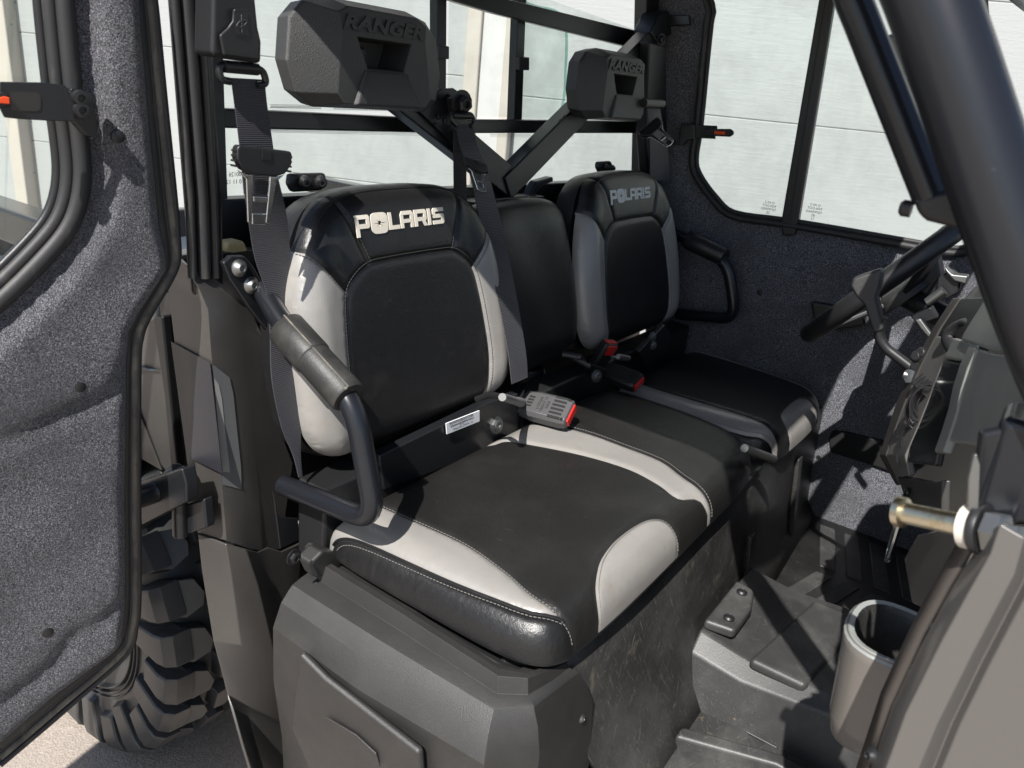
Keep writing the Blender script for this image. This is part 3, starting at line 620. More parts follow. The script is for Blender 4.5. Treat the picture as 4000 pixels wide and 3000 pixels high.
# grab bar with foam grip
HX = -.24
hp = [PX(x, y, HX) for x, y in ((508, 572), (540, 628), (600, 700), (765, 872), (800, 1096), (770, 1128), (612, 1048))]
hp = [Vector((p.x + .028, p.y, p.z)) if i == 0 else Vector((p.x + .02, p.y, p.z)) if i == 1 else Vector((p.x + .006, p.y, p.z)) if i == 2 else p for i, p in enumerate(hp)]
pth = fillet([hp[1], hp[2], hp[3], hp[4] + Vector((0, -.012, -.018)), hp[6]], [0, .05, .04, .045, 0], 9)
mb = MB(); mb.tube(pth, .0150, 20)
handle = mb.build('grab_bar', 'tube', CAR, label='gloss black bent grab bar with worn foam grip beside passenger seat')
mb = MB()
plate = [f_(x, y, -.004) for x, y in ((482, 568), (500, 553), (530, 553), (549, 575), (612, 690), (628, 722), (596, 738), (540, 668), (497, 604))]
mb.prism(plate, (0, .010, 0)); mb.build('mounting_plate', 'metal', handle, bevel=.003)
for x, y in ((516, 579), (542, 616)): screw('mounting_screw', f_(x, y, -.005), (0, -1, .1), .012, handle)
g0 = PX(603, 742, HX); g1 = PX(762, 858, HX); d = (g1 - g0)
a = hp[2].lerp(hp[3], .06); b = hp[2].lerp(hp[3], .93)
gp = [a.lerp(b, t) for t in (0, .02, .44, .455, .46, .98, 1.0)]
mb = MB(); mb.tube(gp, [.024, .0262, .0262, .0255, .0245, .0245, .0225], 26, cap=True); grip = mb.build('foam_grip', 'foam', handle)
dn = (b - a).normalized(); side_n = (CAM - (a + b) / 2); side_n = (side_n - dn * side_n.dot(dn)).normalized(); upn = side_n.cross(dn)
sl_ = (side_n * .75 + Vector((0, 0, 1)) * .8); sl_ = (sl_ - dn * sl_.dot(dn)).normalized()
mb = MB(); mb.tube([a.lerp(b, .0) + sl_ * .0264, a.lerp(b, .44) + sl_ * .0264], .0012, 6); mb.tube([a.lerp(b, .46) + sl_ * .0250, a.lerp(b, 1) + sl_ * .0245], .0012, 6); mb.build('grip_seam', 'seal_dusty', grip)
# ---- rear of the cab: frame, glass, braces
def RY(z): return .135 + .09 * z          # rear plane leans back a little
RO = Vector((0, .135, 0)); RNn = Vector((0, -1, .09)).normalized(); RU = Vector((0, .09, 1)).normalized()
def RP(x, y, back=0.0): return PN(x, y, RO + Vector((0, back, 0)), RNn)
def rbar(name, pts, depth, mat, par, bevel=.003, back=0.0, **k):
    mb = MB(); mb.prism([RP(x, y, back) for x, y in pts], (0, depth, 0)); return mb.build(name, mat, par, bevel=bevel, **k)
cabw = rbar('rear_window_frame', [(462, 432), (1395, 386), (1420, 520), (470, 640)], .03, 'metal', CAR, back=.012, label='black steel rear window frame behind the seats')
rbar('cross_bar', [(440, 232), (970, 258), (1400, 262), (1400, 288), (970, 288), (440, 276)], .02, 'metal', cabw, back=.03)
rbar('cross_bar', [(900, -62), (1073, -8), (1400, 72), (1400, 112), (1073, 30), (900, -22)], .02, 'metal', cabw, back=.03)
rbar('mullion', [(945, -60), (966, -60), (964, 240), (945, 240)], .02, 'metal', cabw, back=.05, bevel=.002)
rbar('mullion', [(1121, -20), (1138, -20), (1128, 262), (1110, 262)], .02, 'metal', cabw, back=.05, bevel=.002)
rbar('side_post', [(1398, -60), (1446, -60), (1428, 520), (1384, 520)], .035, 'metal', cabw, back=.005)
rbar('side_post', [(452, -60), (478, -60), (500, 640), (470, 640)], .03, 'metal', cabw, back=.02)
for (x, y) in ((957, 112), (1130, 136)):
    rbar('window_clip', [(x - 8, y - 14), (x + 14, y - 12), (x + 14, y + 16), (x - 8, y + 16)], .015, 'plastic', cabw, back=.038, bevel=.002)
# glass: lower fixed pane, upper panes, and the slid pane with its rounded green edge
gl = rbar('window_pane', [(470, 272), (1385, 284), (1385, 392), (475, 432)], .004, 'glass', cabw, bevel=0, back=.055)
rbar('window_pane', [(466, -60), (950, -60), (950, 240), (466, 240)], .004, 'glass', cabw, bevel=0, back=.058)
rbar('window_pane', [(1130, -20), (1390, 70), (1390, 268), (1125, 262)], .004, 'glass', cabw, bevel=0, back=.058)
sp = smooth_path([Vector((x, y, 0)) for x, y in ((1075, -40), (1140, 8), (1195, 22), (1216, 40), (1224, 80), (1222, 150), (1218, 215), (1205, 256))], 4)
rbar('sliding_pane', [(p.x, p.y) for p in sp] + [(970, 250), (975, -60)], .005, 'glass', cabw, bevel=0, back=.070)
mb = MB(); mb.tube([RP(p.x, p.y, .071) for p in sp], .0035, 8); mb.build('pane_edge', 'glass_dark', cabw)
# black printed dot band along the pane edges
mb = MB(); q = 0
def dots(x0, y0, x1, y1, n, rows, dv):
    for r in range(rows):
        for k in range(n):
            t = (k + .5 * (r % 2)) / n; x = x0 + (x1 - x0) * t; y = y0 + (y1 - y0) * t + r * dv
            c = RP(x, y, .0535); s = .0011 * (1 - .12 * r)
            mb.add([c + Vector((s * math.cos(a), 0, s * math.sin(a))) for a in (0, 1.05, 2.1, 3.14, 4.19, 5.24)], [(0, 1, 2, 3, 4, 5)])
dots(585, 279, 975, 288, 120, 3, 3.0); dots(585, 232, 695, 234, 34, 3, -3.0); dots(722, 235, 880, 240, 48, 3, -3.0); dots(1060, 290, 1240, 293, 60, 3, 2.6)
o = mb.build('dot_band', 'ink', cabw); o['kind'] = 'stuff'
# clamp brackets at the window foot
for pts in (((628, 376), (704, 374), (708, 398), (696, 412), (634, 416), (625, 398)), ((1294, 350), (1320, 348), (1325, 356), (1322, 372), (1298, 374), (1292, 362))):
    cl = rbar('window_clamp', pts, .012, 'plastic', cabw, back=.0, bevel=.004)
for x, y, r in ((656, 392, .010), (690, 392, .010), (1307, 361, .008), (1318, 362, .008)):
    mb = MB(); mb.lathe([(r, 0), (r, .010), (r * .6, .012), (r * .6, .018), (r * .3, .018), (r * .3, .012), (0, .012)], RP(x, y, 0), (-.5, -1, 0), 14); mb.build('clamp_knob', 'plastic', cabw)
# window print at the lower left corner (mirror writing seen from inside)
text_mesh('glass_print', '00126\n10 11 12', RP(508, 385, .052), (-1, 0, 0), (0, 0, 1), .009, 'ink', cabw, extrude=.0001, line=1.2)
# V shaped roll cage braces
def brace(name, p0, p1, wpx, depth, back, lab=None):
    a = RP(*p0, back); b = RP(*p1, back); d = (b - a).normalized(); up = d.cross(RNn).normalized() * wpx
    mb = MB(); mb.prism([a + up, b + up, b - up, a - up], (0, depth, 0)); return mb.build(name, 'metal', CAR, bevel=.003, label=lab)
vr = brace('roll_cage_brace', (1435, 62), (1098, 408), .026, .035, -.035, 'grey-lit diagonal brace rising to the far pillar')
vl = brace('roll_cage_brace', (700, 60), (1118, 404), .030, .035, -.030, 'black diagonal brace behind the passenger headrest')
mb = MB(); mb.prism([RP(x, y, -.036) for x, y in ((905, 240), (950, 192), (980, 190), (1006, 208), (1010, 300), (1010, 330), (985, 318))], (0, .006, 0)); gus = mb.build('gusset_plate', 'metal', vl, bevel=.002)
for x, y, r in ((948, 252, .006), (962, 262, .006), (950, 215, .003), (968, 206, .003), (940, 268, .003)):
    mb = MB(); mb.lathe([(r, 0), (r, .0015), (r * .7, .0015), (r * .7, .0003), (0, .0003)], RP(x, y, -.037), (0, -1, 0), 16); mb.build('plate_hole', 'plastic', gus)
for x, y in ((1210, 262), (1218, 254)):
    mb = MB(); mb.lathe([(.0055, 0), (.0055, .001), (.004, .001), (.004, .0002), (0, .0002)], RP(x, y, -.0365), (0, -1, 0), 14); mb.build('plate_hole', 'plastic', vr)
mb = MB(); mb.prism([RP(x, y, -.04) for x, y in ((1425, 30), (1446, 22), (1452, 75), (1420, 92), (1405, 70))], (0, .05, 0)); mb.build('corner_gusset', 'metal', vr, bevel=.004)
bolt('brace_bolt', RP(1428, 86, -.045), (-.4, -1, 0), .010, vr, 'metal')
# foot rail that carries the V, with weld bead and holes
mb = MB(); mb.prism([RP(x, y, -.045) for x, y in ((1022, 437), (1176, 424), (1178, 434), (1028, 452))], (0, .05, 0)); ft = mb.build('brace_foot', 'metal', CAR, bevel=.002, label='narrow perforated steel foot below the V brace')
mb = MB(); wpath = [RP(1070 + k * 3.4, 431 - k * .32 + (k % 2) * 1.2, -.046) for k in range(21)]; mb.tube(wpath, .0025, 7); mb.build('weld_bead', 'metal', ft)
for k in range(4):
    mb = MB(); mb.lathe([(.0045, 0), (.0045, .0008), (.0033, .0008), (0, .0002)], RP(1060 + k * 28, 443 - k * 2.4, -.046), (0, -1, 0), 12); mb.build('foot_hole', 'plastic', ft)
rbar('rear_bracket', [(1160, 392), (1195, 382), (1196, 392), (1172, 402), (1150, 430), (1140, 430)], .02, 'metal', cabw, back=-.02)
mb = MB(); mb.tube([RP(1030, 455, -.06), RP(1085, 470, -.06)], .012, 14); mb.build('hinge_tube', 'metal', cabw)

# ---- headrests
def headrest(cx, label):
    """chamfered block: outer ring, front plateau ring, slanted left and right cheeks, with a through window"""
    S = lambda pts: [Vector(p) for p in pts]
    yf = .045; yb = .108
    outer = [(-.125, .078), (-.150, .055), (-.160, .0), (-.148, -.040), (-.118, -.058), (.118, -.058), (.148, -.040), (.160, 0), (.150, .055), (.125, .078), (.08, .088), (-.08, .088)]
    front = [(-.090, .068), (-.084, .045), (-.092, .0), (-.098, -.036), (-.086, -.050), (.086, -.050), (.098, -.036), (.094, 0), (.088, .045), (.092, .068), (.07, .078), (-.07, .078)]
    win = [(-.056, .040), (.056, .040), (.038, .0), (-.038, .0)]
    zc = .215; lean = .10
    def V3(x, z, y): return Vector((cx + x, y + lean * z, zc + z))
    mb = MB()
    rb = [V3(x * .96, z * .96, yb) for x, z in outer]; ro = [V3(x, z, yb - .03) for x, z in outer]; rm = [V3(x * .985, z * .985, yf + .030) for x, z in outer]; rf = [V3(x, z, yf) for x, z in front]
    n = len(outer)
    mb.loft([rb, ro, rm, rf], True, False)
    # front face with window: bridge the front ring to the window ring
    wv = [V3(x, z, yf) for x, z in win]; wb = [V3(x * .92, z * .9 + .001, yf + .055) for x, z in win]
    b0 = len(mb.v); mb.add(rf + wv + wb, [])
    near = {0: 0, 1: 0, 2: 3, 3: 3, 4: 3, 5: 2, 6: 2, 7: 2, 8: 1, 9: 1, 10: 1, 11: 0}
    fs = []
    for i in range(n):
        j = (i + 1) % n; a, c = near[i], near[j]
        if a == c: fs.append((b0 + i, b0 + j, b0 + n + a))
        else: fs.append((b0 + i, b0 + j, b0 + n + c, b0 + n + a))
    for k in range(4): fs.append((b0 + n + k, b0 + n + (k + 1) % 4, b0 + n + 4 + (k + 1) % 4, b0 + n + 4 + k))
    fs.append(tuple(b0 + n + 4 + k for k in range(4))); fs_b = tuple(range(n))
    mb.f += fs; mb.f.append(tuple(range(n)))
    bm = bmesh.new()
    for v in mb.v: bm.verts.new(v)
    bm.verts.ensure_lookup_table()
    for f in mb.f:
        try: bm.faces.new([bm.verts[i] for i in f])
        except ValueError: pass
    bmesh.ops.remove_doubles(bm, verts=bm.verts, dist=1e-5); bmesh.ops.recalc_face_normals(bm, faces=bm.faces)
    me = bpy.data.meshes.new('headrest'); bm.to_mesh(me); bm.free(); me.shade_smooth(); me.set_sharp_from_angle(angle=R(50)); me.materials.append(M['grain'])
    h = bpy.data.objects.new('headrest', me); col.objects.link(h); h.parent = CAR; h['label'] = label
    md = h.modifiers.new('bevel', 'BEVEL'); md.width = .0045; md.segments = 3; md.limit_method = 'ANGLE'; md.angle_limit = R(12); md.harden_normals = True
    mb = MB(); mb.add([V3(-.044, -.002, yf - .001), V3(.044, -.002, yf - .001), V3(.072, -.052, yf - .001), V3(-.072, -.052, yf - .001), V3(-.043, -.006, yf - .004), V3(.043, -.006, yf - .004), V3(.066, -.050, yf - .007), V3(-.066, -.050, yf - .007)],
                      [(0, 1, 5, 4), (4, 5, 6, 7), (0, 4, 7, 3), (1, 2, 6, 5), (3, 7, 6, 2)]); mb.build('lower_flare', 'grain', h, bevel=.003)
    ez = Vector((0, lean, 1)).normalized()
    text_mesh('embossed_lettering', 'RANGER', V3(-.002, .057, yf - .0010), EX, ez, .0265, 'grain', h, extrude=.0022, shear=.28, offset=.0011, xs=1.60, spacing=1.0)
    mb = MB(); mb.lathe([(.010, 0), (.010, .006), (.006, .012), (0, .012)], V3(-.006, .020, yf + .054), (0, -1, 0), 16); mb.build('mounting_bolt', 'plastic', h)
    mb = MB(); mb.prism([V3(-.036, .032, yf + .0545), V3(-.008, .030, yf + .0545), V3(-.008, .008, yf + .0545), V3(-.030, .008, yf + .0545)], (0, -.003, 0)); mb.build('mounting_tab', 'steel', h)
    return h
headrest(.012, 'large sunlit black headrest with embossed lettering above the passenger seat')
headrest(.772, 'smaller-looking shaded black headrest with embossed lettering above the driver seat')

# ---- seat belts
def ribbon(path, w, wdir, thick=.0016):
    rows = []
    for i, p in enumerate(path):
        wd = wdir[i] if isinstance(wdir, list) else wdir
        d = (path[min(i + 1, len(path) - 1)] - path[max(i - 1, 0)]).normalized(); wd = (Vector(wd) - d * Vector(wd).dot(d)).normalized(); nn = wd.cross(d).normalized()
        ww = w[i] if isinstance(w, list) else w
        rows.append([p + wd * ww / 2 + nn * thick / 2, p + nn * thick * .8, p - wd * ww / 2 + nn * thick / 2, p - wd * ww / 2 - nn * thick / 2, p - nn * thick * .2, p + wd * ww / 2 - nn * thick / 2])
    mb = MB(); mb.loft(rows, True, True); return mb
def edge_ribbon(L, Rr, y, n=6, thick=.0016):
    """webbing between a left and a right edge given in the photograph, lying at depth y (number or list)"""
    ys = y if isinstance(y, list) else [y] * len(L)
    a = smooth_path([PY(p[0], p[1], yy) for p, yy in zip(L, ys)], n); b = smooth_path([PY(p[0], p[1], yy) for p, yy in zip(Rr, ys)], n)
    rows = []
    for i in range(len(a)):
        d = (a[min(i + 1, len(a) - 1)] - a[max(i - 1, 0)]); nn = (b[i] - a[i]).cross(d).normalized() * thick
        rows.append([a[i], a[i].lerp(b[i], .5) - nn * .6, b[i], b[i] + nn, a[i].lerp(b[i], .5) + nn * .5, a[i] + nn])
    mb = MB(); mb.loft(rows, True, True); return mb
# passenger belt
BY = -.02
pb = edge_ribbon([(500, 168), (508, 230), (520, 330), (528, 420)], [(572, 172), (578, 232), (592, 330), (602, 420)], [BY, BY, BY, BY]).build('seat_belt', 'web', CAR, label='black webbing belt hanging at the passenger shoulder')
edge_ribbon([(524, 380), (538, 480), (552, 560), (578, 640), (584, 720), (588, 820), (608, 920), (634, 985), (646, 1032)], [(600, 380), (620, 470), (628, 560), (634, 640), (642, 720), (645, 820), (650, 920), (650, 985), (654, 1032)],
            [.012, .02, .02, .015, .0, -.02, -.03, -.035, -.04]).build('lower_webbing', 'web', pb)
mb = MB(); rp = fillet([PY(x, y, BY - .004) for x, y in ((498, 176), (476, 172), (472, 140), (568, 150), (576, 182), (556, 184))], .009, 6); mb.tube(rp, .0042, 10); mb.build('belt_ring', 'metal', pb)
mb = MB(); mb.tube([PY(482, 143, BY - .004), PY(556, 150, BY - .004)], .0068, 12); mb.build('ring_roller', 'plastic', pb)
rc = [PY(x, y, BY - .015) for x, y in ((462, -60), (548, -60), (560, 60), (567, 90), (566, 138), (470, 124), (458, 118), (460, 60))]
mb = MB(); mb.prism(rc, (0, .035, 0)); ret = mb.build('retractor_cover', 'plastic', pb, bevel=.005, segs=3)
mb = MB(); mb.prism([PY(x, y, BY - .0155) for x, y in ((487, 60), (498, 45), (500, 18), (535, 20), (545, 42), (548, 64), (555, 75), (553, 130), (478, 120), (470, 75))], (0, -.005, 0)); mb.build('cover_relief', 'plastic', ret, bevel=.003)
ec = PY(521, 51, BY - .0208)
mb = MB(); mb.prism([ec + Vector((x, 0, z)) for x, z in ((-.009, -.012), (.009, -.012), (.009, .012), (-.009, .012))], (0, -.0006, 0)); mb.build('cover_emblem', 'metal', ret, bevel=.001)
mb = MB(); el = [ec + Vector((.0065 * math.cos(a), -.001, .003 * math.sin(a) + .003 * math.cos(a))) for a in [k * math.pi / 8 for k in range(17)]]; mb.tube(el, .0007, 6); mb.tube([ec + Vector((0, -.001, -.009)), ec + Vector((0, -.001, .009))], .0007, 6); mb.build('cover_emblem', 'grain', ret)
def tongue(o, ex, ez, s, name='belt_tongue', par=None, slot=False):
    """latch plate: black moulded grip above, chrome blade with a slot below"""
    ex = Vector(ex).normalized(); ez = Vector(ez); ez = (ez - ex * ez.dot(ex)).normalized(); n = ex.cross(ez)
    L = lambda x, z, y=0: o + ex * x * s + ez * z * s + n * y * s
    mb = MB(); grip = [(-.035, .012), (-.033, .016), (.033, .016), (.035, .012), (.035, .002), (.027, -.008), (.016, -.012), (-.016, -.012), (-.027, -.008), (-.035, .002)]
    mb.prism([L(x, z, -.004) for x, z in grip], n * .0105 * s); g = mb.build(name, 'plastic', par, bevel=.0022 * s, segs=3)
    mb = MB(); mb.prism([L(x, z, .0066) for x, z in ((-.006, .004), (.006, .004), (.006, .014), (-.006, .014))], n * .001); mb.build('tongue_emblem', 'metal', g, bevel=.0005)
    for k in range(4):
        for sg in (-1, 1):
            mb = MB(); mb.box(L(sg * .0345, .010 - k * .005, .001), (.0015 * s, .0010 * s, .004 * s), (ex, ez, n)); mb.build('grip_rib', 'plastic', g)
    mb = MB()
    for a, b in (((-.030, -.009), (-.018, -.013)), ((.030, -.009), (.018, -.013)), ): mb.prism([L(a[0], a[1], -.001), L(b[0], b[1], -.001), L(b[0] * .75, b[1] - .008, -.001), L(a[0] * .75, a[1] - .006, -.001)], n * .0032 * s)
    mb.prism([L(x, z, -.001) for x, z in ((-.020, -.012), (-.011, -.012), (-.009, -.062), (-.014, -.062))], n * .0032 * s)
    mb.prism([L(x, z, -.001) for x, z in ((.020, -.012), (.011, -.012), (.009, -.062), (.014, -.062))], n * .0032 * s)
    for z0, z1 in ((-.034, -.040), (-.052, -.064)): mb.prism([L(-.0095, z0, -.001), L(.0095, z0, -.001), L(.0085, z1, -.001), L(-.0085, z1, -.001)], n * .0032 * s)
    mb.build('chrome_blade', 'chrome', g, bevel=.001 * s)
    return g
def tw(px, py, y): return PY(px, py, y)
o_ = PY(565, 353, BY - .012); dz = (PY(565, 353, BY - .012) - PY(608, 450, BY - .012)); tongue(o_, PY(620, 357, BY - .012) - PY(508, 345, BY - .012), dz, 1.14, par=pb)
# middle belt
MY = -.005
mbm = edge_ribbon([(985, 268), (993, 310), (1008, 352), (1018, 385), (1030, 440), (1050, 540), (1075, 640), (1098, 760), (1106, 830)], [(1022, 268), (1030, 310), (1046, 350), (1058, 385), (1070, 430), (1092, 520), (1116, 640), (1136, 760), (1140, 815)], [.09, .085, .07, .055, .03, -.012, -.045, -.08, -.09]).build('seat_belt', 'web', CAR, label='middle belt crossing the right edge of the passenger seat back')
edge_ribbon([(980, 280), (981, 400), (984, 470)], [(1008, 284), (1008, 400), (1012, 470)], [.10, .10, .10]).build('lower_webbing', 'web', mbm)
mb = MB(); rp = fillet([RP(x, y, -.06) for x, y in ((985, 272), (974, 262), (975, 244), (1018, 246), (1025, 262), (1016, 274))], .006, 5); mb.tube(rp, .0038, 8); mb.build('belt_ring', 'metal', mbm)
mb = MB(); mb.tube([RP(976, 249, -.06), RP(1016, 251, -.06)], .006, 12); mb.build('ring_roller', 'plastic', mbm)
mb = MB(); mb.prism([RP(x, y, -.055) for x, y in ((975, 212), (990, 206), (1010, 212), (1004, 248), (978, 246))], (0, .012, 0)); mb.build('belt_anchor', 'metal', mbm, bevel=.002)
bolt('anchor_bolt', RP(995, 222, -.06), (-.2, -1, -.1), .015, mbm, 'metal', h=.016)
o_ = PY(1028, 362, .055); tongue(o_, PY(1055, 370, .05) - PY(1003, 352, .06), o_ - PY(1070, 425, .02), .78, par=mbm)
# driver belt
db = edge_ribbon([(1398, 235), (1402, 270), (1405, 330), (1404, 390)], [(1426, 235), (1432, 270), (1444, 330), (1448, 390)], [.04, .04, .05, .06]).build('seat_belt', 'web', CAR, label='driver belt hanging by the far rear pillar')
mb = MB(); mb.tube([PY(1390, 222, .035), PY(1430, 224, .035)], .010, 12); mb.build('ring_roller', 'plastic', db)
o_ = PY(1408, 280, .03); tongue(o_, PY(1434, 262, .02) - PY(1388, 300, .04), PY(1408, 280, .03) - PY(1430, 300, .0), .95, par=db)
# ---- buckles
def buckle(o, d, up, s, body, red_end, label, stalk=None):
    """rounded buckle body along d with a red push button on its end"""
    d = Vector(d).normalized(); up = Vector(up); up = (up - d * up.dot(d)).normalized(); sd = d.cross(up)
    L = lambda x, y, z: o + d * x * s + sd * y * s + up * z * s
    sec = lambda x, w, h: [L(x, w * cy_, h * cz_) for cy_, cz_ in ((-1, -.55), (-.75, -1), (.75, -1), (1, -.55), (1, .55), (.75, 1), (-.75, 1), (-1, .55))]
    mb = MB(); mb.loft([sec(-.048, .010, .007), sec(-.044, .022, .0115), sec(-.020, .026, .0135), sec(.030, .026, .0135), sec(.041, .024, .012), sec(.043, .021, .010)], True, True)
    b = mb.build('belt_buckle', body, CAR, bevel=.002 * s, label=label, smooth=50)
    mb = MB(); mb.box(L(.0430, 0, 0), (.003 * s, .018 * s, .0075 * s), (d, sd, up)); mb.build('release_button', 'red', b, bevel=.002 * s)
    if red_end == 'face':
        mb = MB(); mb.box(L(.026, 0, .0115), (.014 * s, .018 * s, .0035 * s), (d, sd, up)); mb.build('release_button', 'red', b, bevel=.003 * s)
    for k in range(6):
        mb = MB(); mb.box(L(.022, -.0195 + k * .0078, .0134), (.011 * s, .0020 * s, .0012 * s), (d, sd, up)); mb.build('vent_slot', 'plastic', b, bevel=.0005)
    return b, L, d, up, sd
bo = PZ(1182, 884, -.362)
bk, L, bd, bu, bs = buckle(bo, PZ(1228, 894, -.362) - PZ(1140, 872, -.365), (-.45, -.55, .75), 1.16, 'buckle_grey', 'end', 'grey belt buckle with red end lying on the taupe strip')
text_mesh('moulded_print', 'IMMI\n180912 17\nF122994', L(-.004, 0, .0139), -bs, bd, .0085, 'buckle_ink', bk, extrude=.0002, line=1.0)
for x, y in ((-.037, .017), (-.037, -.017), (.036, .019), (.036, -.019)): screw('buckle_screw', L(x, y, .0125), bu, .003, bk, 'plastic')
mb = MB()
for k in range(4): mb.box(L(-.028, -.009 + k * .006, .0134), (.006, .0018, .001), (bd, bs, bu))
mb.build('grip_rib', 'plastic', bk, bevel=.0005)
s0 = L(-.046, 0, 0); s1 = PY(1085, 858, -.17)
mb = MB(); mb.tube([s0, s0.lerp(s1, .3), s0.lerp(s1, .32), s0.lerp(s1, .85), s0.lerp(s1, 1)], [.010, .0085, .0075, .0072, .0066], 14); mb.build('buckle_stalk', 'buckle_stalk', bk)
mb = MB(); mb.tube([s0.lerp(s1, .98), PY(1060, 852, -.13), PY(1030, 862, -.10)], .0055, 10); mb.build('buckle_cable', 'plastic', bk)
bo = PZ(1300, 770, -.33); b2, L, d_, u_, sdd = buckle(bo, (.12, -.35, .9), (-.25, -.95, -.3), .92, 'plastic', 'face', 'upright black belt buckle with a large red face button')
mb = MB(); mb.tube([L(-.046, 0, 0), PY(1250, 770, -.10), PY(1215, 765, -.07)], .006, 10); mb.build('buckle_cable', 'plastic', b2)
bo = PZ(1345, 815, -.372); b3, L, d_, u_, sdd = buckle(bo, PZ(1380, 828, -.372) - PZ(1310, 800, -.368), (-.4, -.5, .8), 1.0, 'plastic', 'end', 'dark belt buckle lying at the inner edge of the driver cushion')
mb = MB(); mb.tube([L(-.046, 0, 0), PY(1270, 790, -.12), PY(1235, 770, -.08)], .006, 10); mb.build('buckle_cable', 'plastic', b3)
# ---- clutter in the gap between the backs and the cushions
mb = MB(); mb.prism([PY(x, y, -.085) for x, y in ((964, 915), (1036, 887), (1036, 910), (966, 938))], (0, .002, 0)); lab = mb.build('warning_label', 'white', CAR, label='white printed label on the frame below the passenger back')
c = PY(997, 910, -.0862); ex = PY(1036, 897, -.0862) - PY(964, 926, -.0862)
text_mesh('label_print', 'Polaris Industries Inc. certifies that this ROV complies\nwith the American National Standard for Recreational\nOff-Highway Vehicles, ANSI/ROHVA 1 - 2011\nStandard.', c, ex, (0, .2, 1), .0030, 'ink', lab, extrude=.0001, line=1.15)
mb = MB(); mb.prism([PY(x, y, -.08) for x, y in ((820, 985), (1060, 868), (1120, 850), (1120, 960), (1060, 975), (830, 1060))], (0, .02, 0)); bf = mb.build('seat_frame_plate', 'metal', CAR, bevel=.003, label='black steel frame plate in the gap below the passenger back')
bolt('frame_bolt', PY(1071, 918, -.082), (-.2, -1, .3), .011, bf, 'steel')
mb = MB(); mb.prism([PZ(x, y, -.425) for x, y in ((745, 1062), (800, 1030), (930, 1010), (950, 990), (960, 965), (955, 950), (870, 952), (760, 985), (720, 1010), (700, 1040))], (0, 0, -.04)); loose(mb.build('foam_block', 'foam_grey', None, bevel=.008), 'grey foam block lying in the gap behind the passenger cushion', 'foam block')
mb = MB(); mb.prism([PY(x, y, .09) for x, y in ((495, 525), (530, 520), (540, 545), (530, 575), (505, 560), (492, 545))], (0, .03, 0)); loose(mb.build('foam_scrap', 'foam_tan', None, bevel=.006), 'small scrap of tan foam stuck behind the passenger belt', 'foam scrap')
mb = MB(); mb.lathe([(.028, 0), (.034, .02), (.036, .06), (.030, .075), (.010, .08), (0, .08)], PZ(1165, 850, -.43) + Vector((.0, .03, -.02)), (0, 0, 1), 22); mb.build('latch_housing', 'plastic', CAR, label='rounded black housing behind the grey buckle')
mb = MB(); mb.prism([PY(x, y, -.12) for x, y in ((1380, 760), (1438, 700), (1450, 720), (1440, 760), (1395, 790))], (0, .015, 0)); hb = mb.build('hinge_bracket', 'metal', CAR, bevel=.003, label='black hinge bracket under the driver back with two bolts')
for x, y in ((1409, 727), (1410, 746)): bolt('hinge_bolt', PY(x, y, -.122), (-.4, -1, .2), .0075, hb, 'steel')
bolt('hinge_bolt', PY(1288, 812, -.13), (-.4, -1, .2), .009, hb, 'steel')
mb = MB(); mb.box((.45, -.045, -.43), (.66, .03, .07)); mb.build('rear_shelf', 'plastic', CAR, bevel=.006, label='dark shelf behind the cushions')
mb = MB(); mb.tube([PY(1322, 772, -.14), PY(1350, 776, -.15)], .004, 8); mb.tube([PY(1335, 770, -.15), PY(1358, 774, -.15)], .006, 6); mb.build('hose_clamp', 'steel', CAR, label='small steel hose clamp behind the upright buckle')
# ---- near rear pillar tube with weather strips
def ybar(name, pts, y, depth, mat, par, bevel=.003, **k):
    mb = MB(); mb.prism([PY(a, b, y) for a, b in pts], (0, depth, 0)); return mb.build(name, mat, par, bevel=bevel, **k)
pt = ybar('rear_pillar', [(366, -60), (447, -60), (484, 430), (486, 640), (420, 640), (404, 430)], .07, .012, 'metal', CAR, bevel=.008, label='black rear door pillar with rubber weather strips')
for x0, x1, rr in ((372, 412, .006), (398, 438, .0085), (428, 462, .006)):
    mb = MB(); mb.tube([PY(x0, -60, .066), PY(x1 - 2, 430, .066), PY(x1 + 4, 600, .066)], rr, 10); mb.build('weather_strip', 'seal', pt)
# ---- passenger door, swung open to the rear
DO = PY(345, 500, .075); DE = Vector((-.985, .17, 0)).normalized(); DN = Vector((-.17, -.985, 0)).normalized(); DZ = Vector((0, 0, 1))
def DP(x, y): 
    q = PN(x, y, DO, DN) - DO; return Vector((q.dot(DE), q.z))
def D3(u, v, h): return DO + DE * u + DZ * v + DN * h
far = .90
rim_pts = [DP(*p) for p in ((290, -60), (297, 60), (318, 300), (336, 480), (350, 545), (352, 578), (330, 612), (292, 672), (272, 712), (268, 800), (264, 1051), (266, 1285), (257, 1373), (235, 1398), (110, 1491), (0, 1586))]
seal_pts = [DP(*p) for p in ((318, -60), (333, 0), (353, 200), (377, 433), (382, 500), (384, 558), (367, 604), (320, 684), (303, 731), (298, 798), (298, 1051), (299, 1285), (293, 1351), (271, 1414), (147, 1527), (0, 1652))]
low = min(rim_pts[-1].y, seal_pts[-1].y)
out_d = rim_pts + [Vector((rim_pts[-1].x + .06, rim_pts[-1].y - .015)), Vector((.62, rim_pts[-1].y - .015)), Vector((far, rim_pts[-1].y - .01)), Vector((far, .16)), Vector((.75, .42)), Vector((.05, .44)), ]
win_in = [DP(*p) for p in ((143, -60), (143, 0), (160, 187), (173, 283), (180, 367), (173, 433), (150, 493), (100, 556), (0, 655))]
wl = win_in[-1]
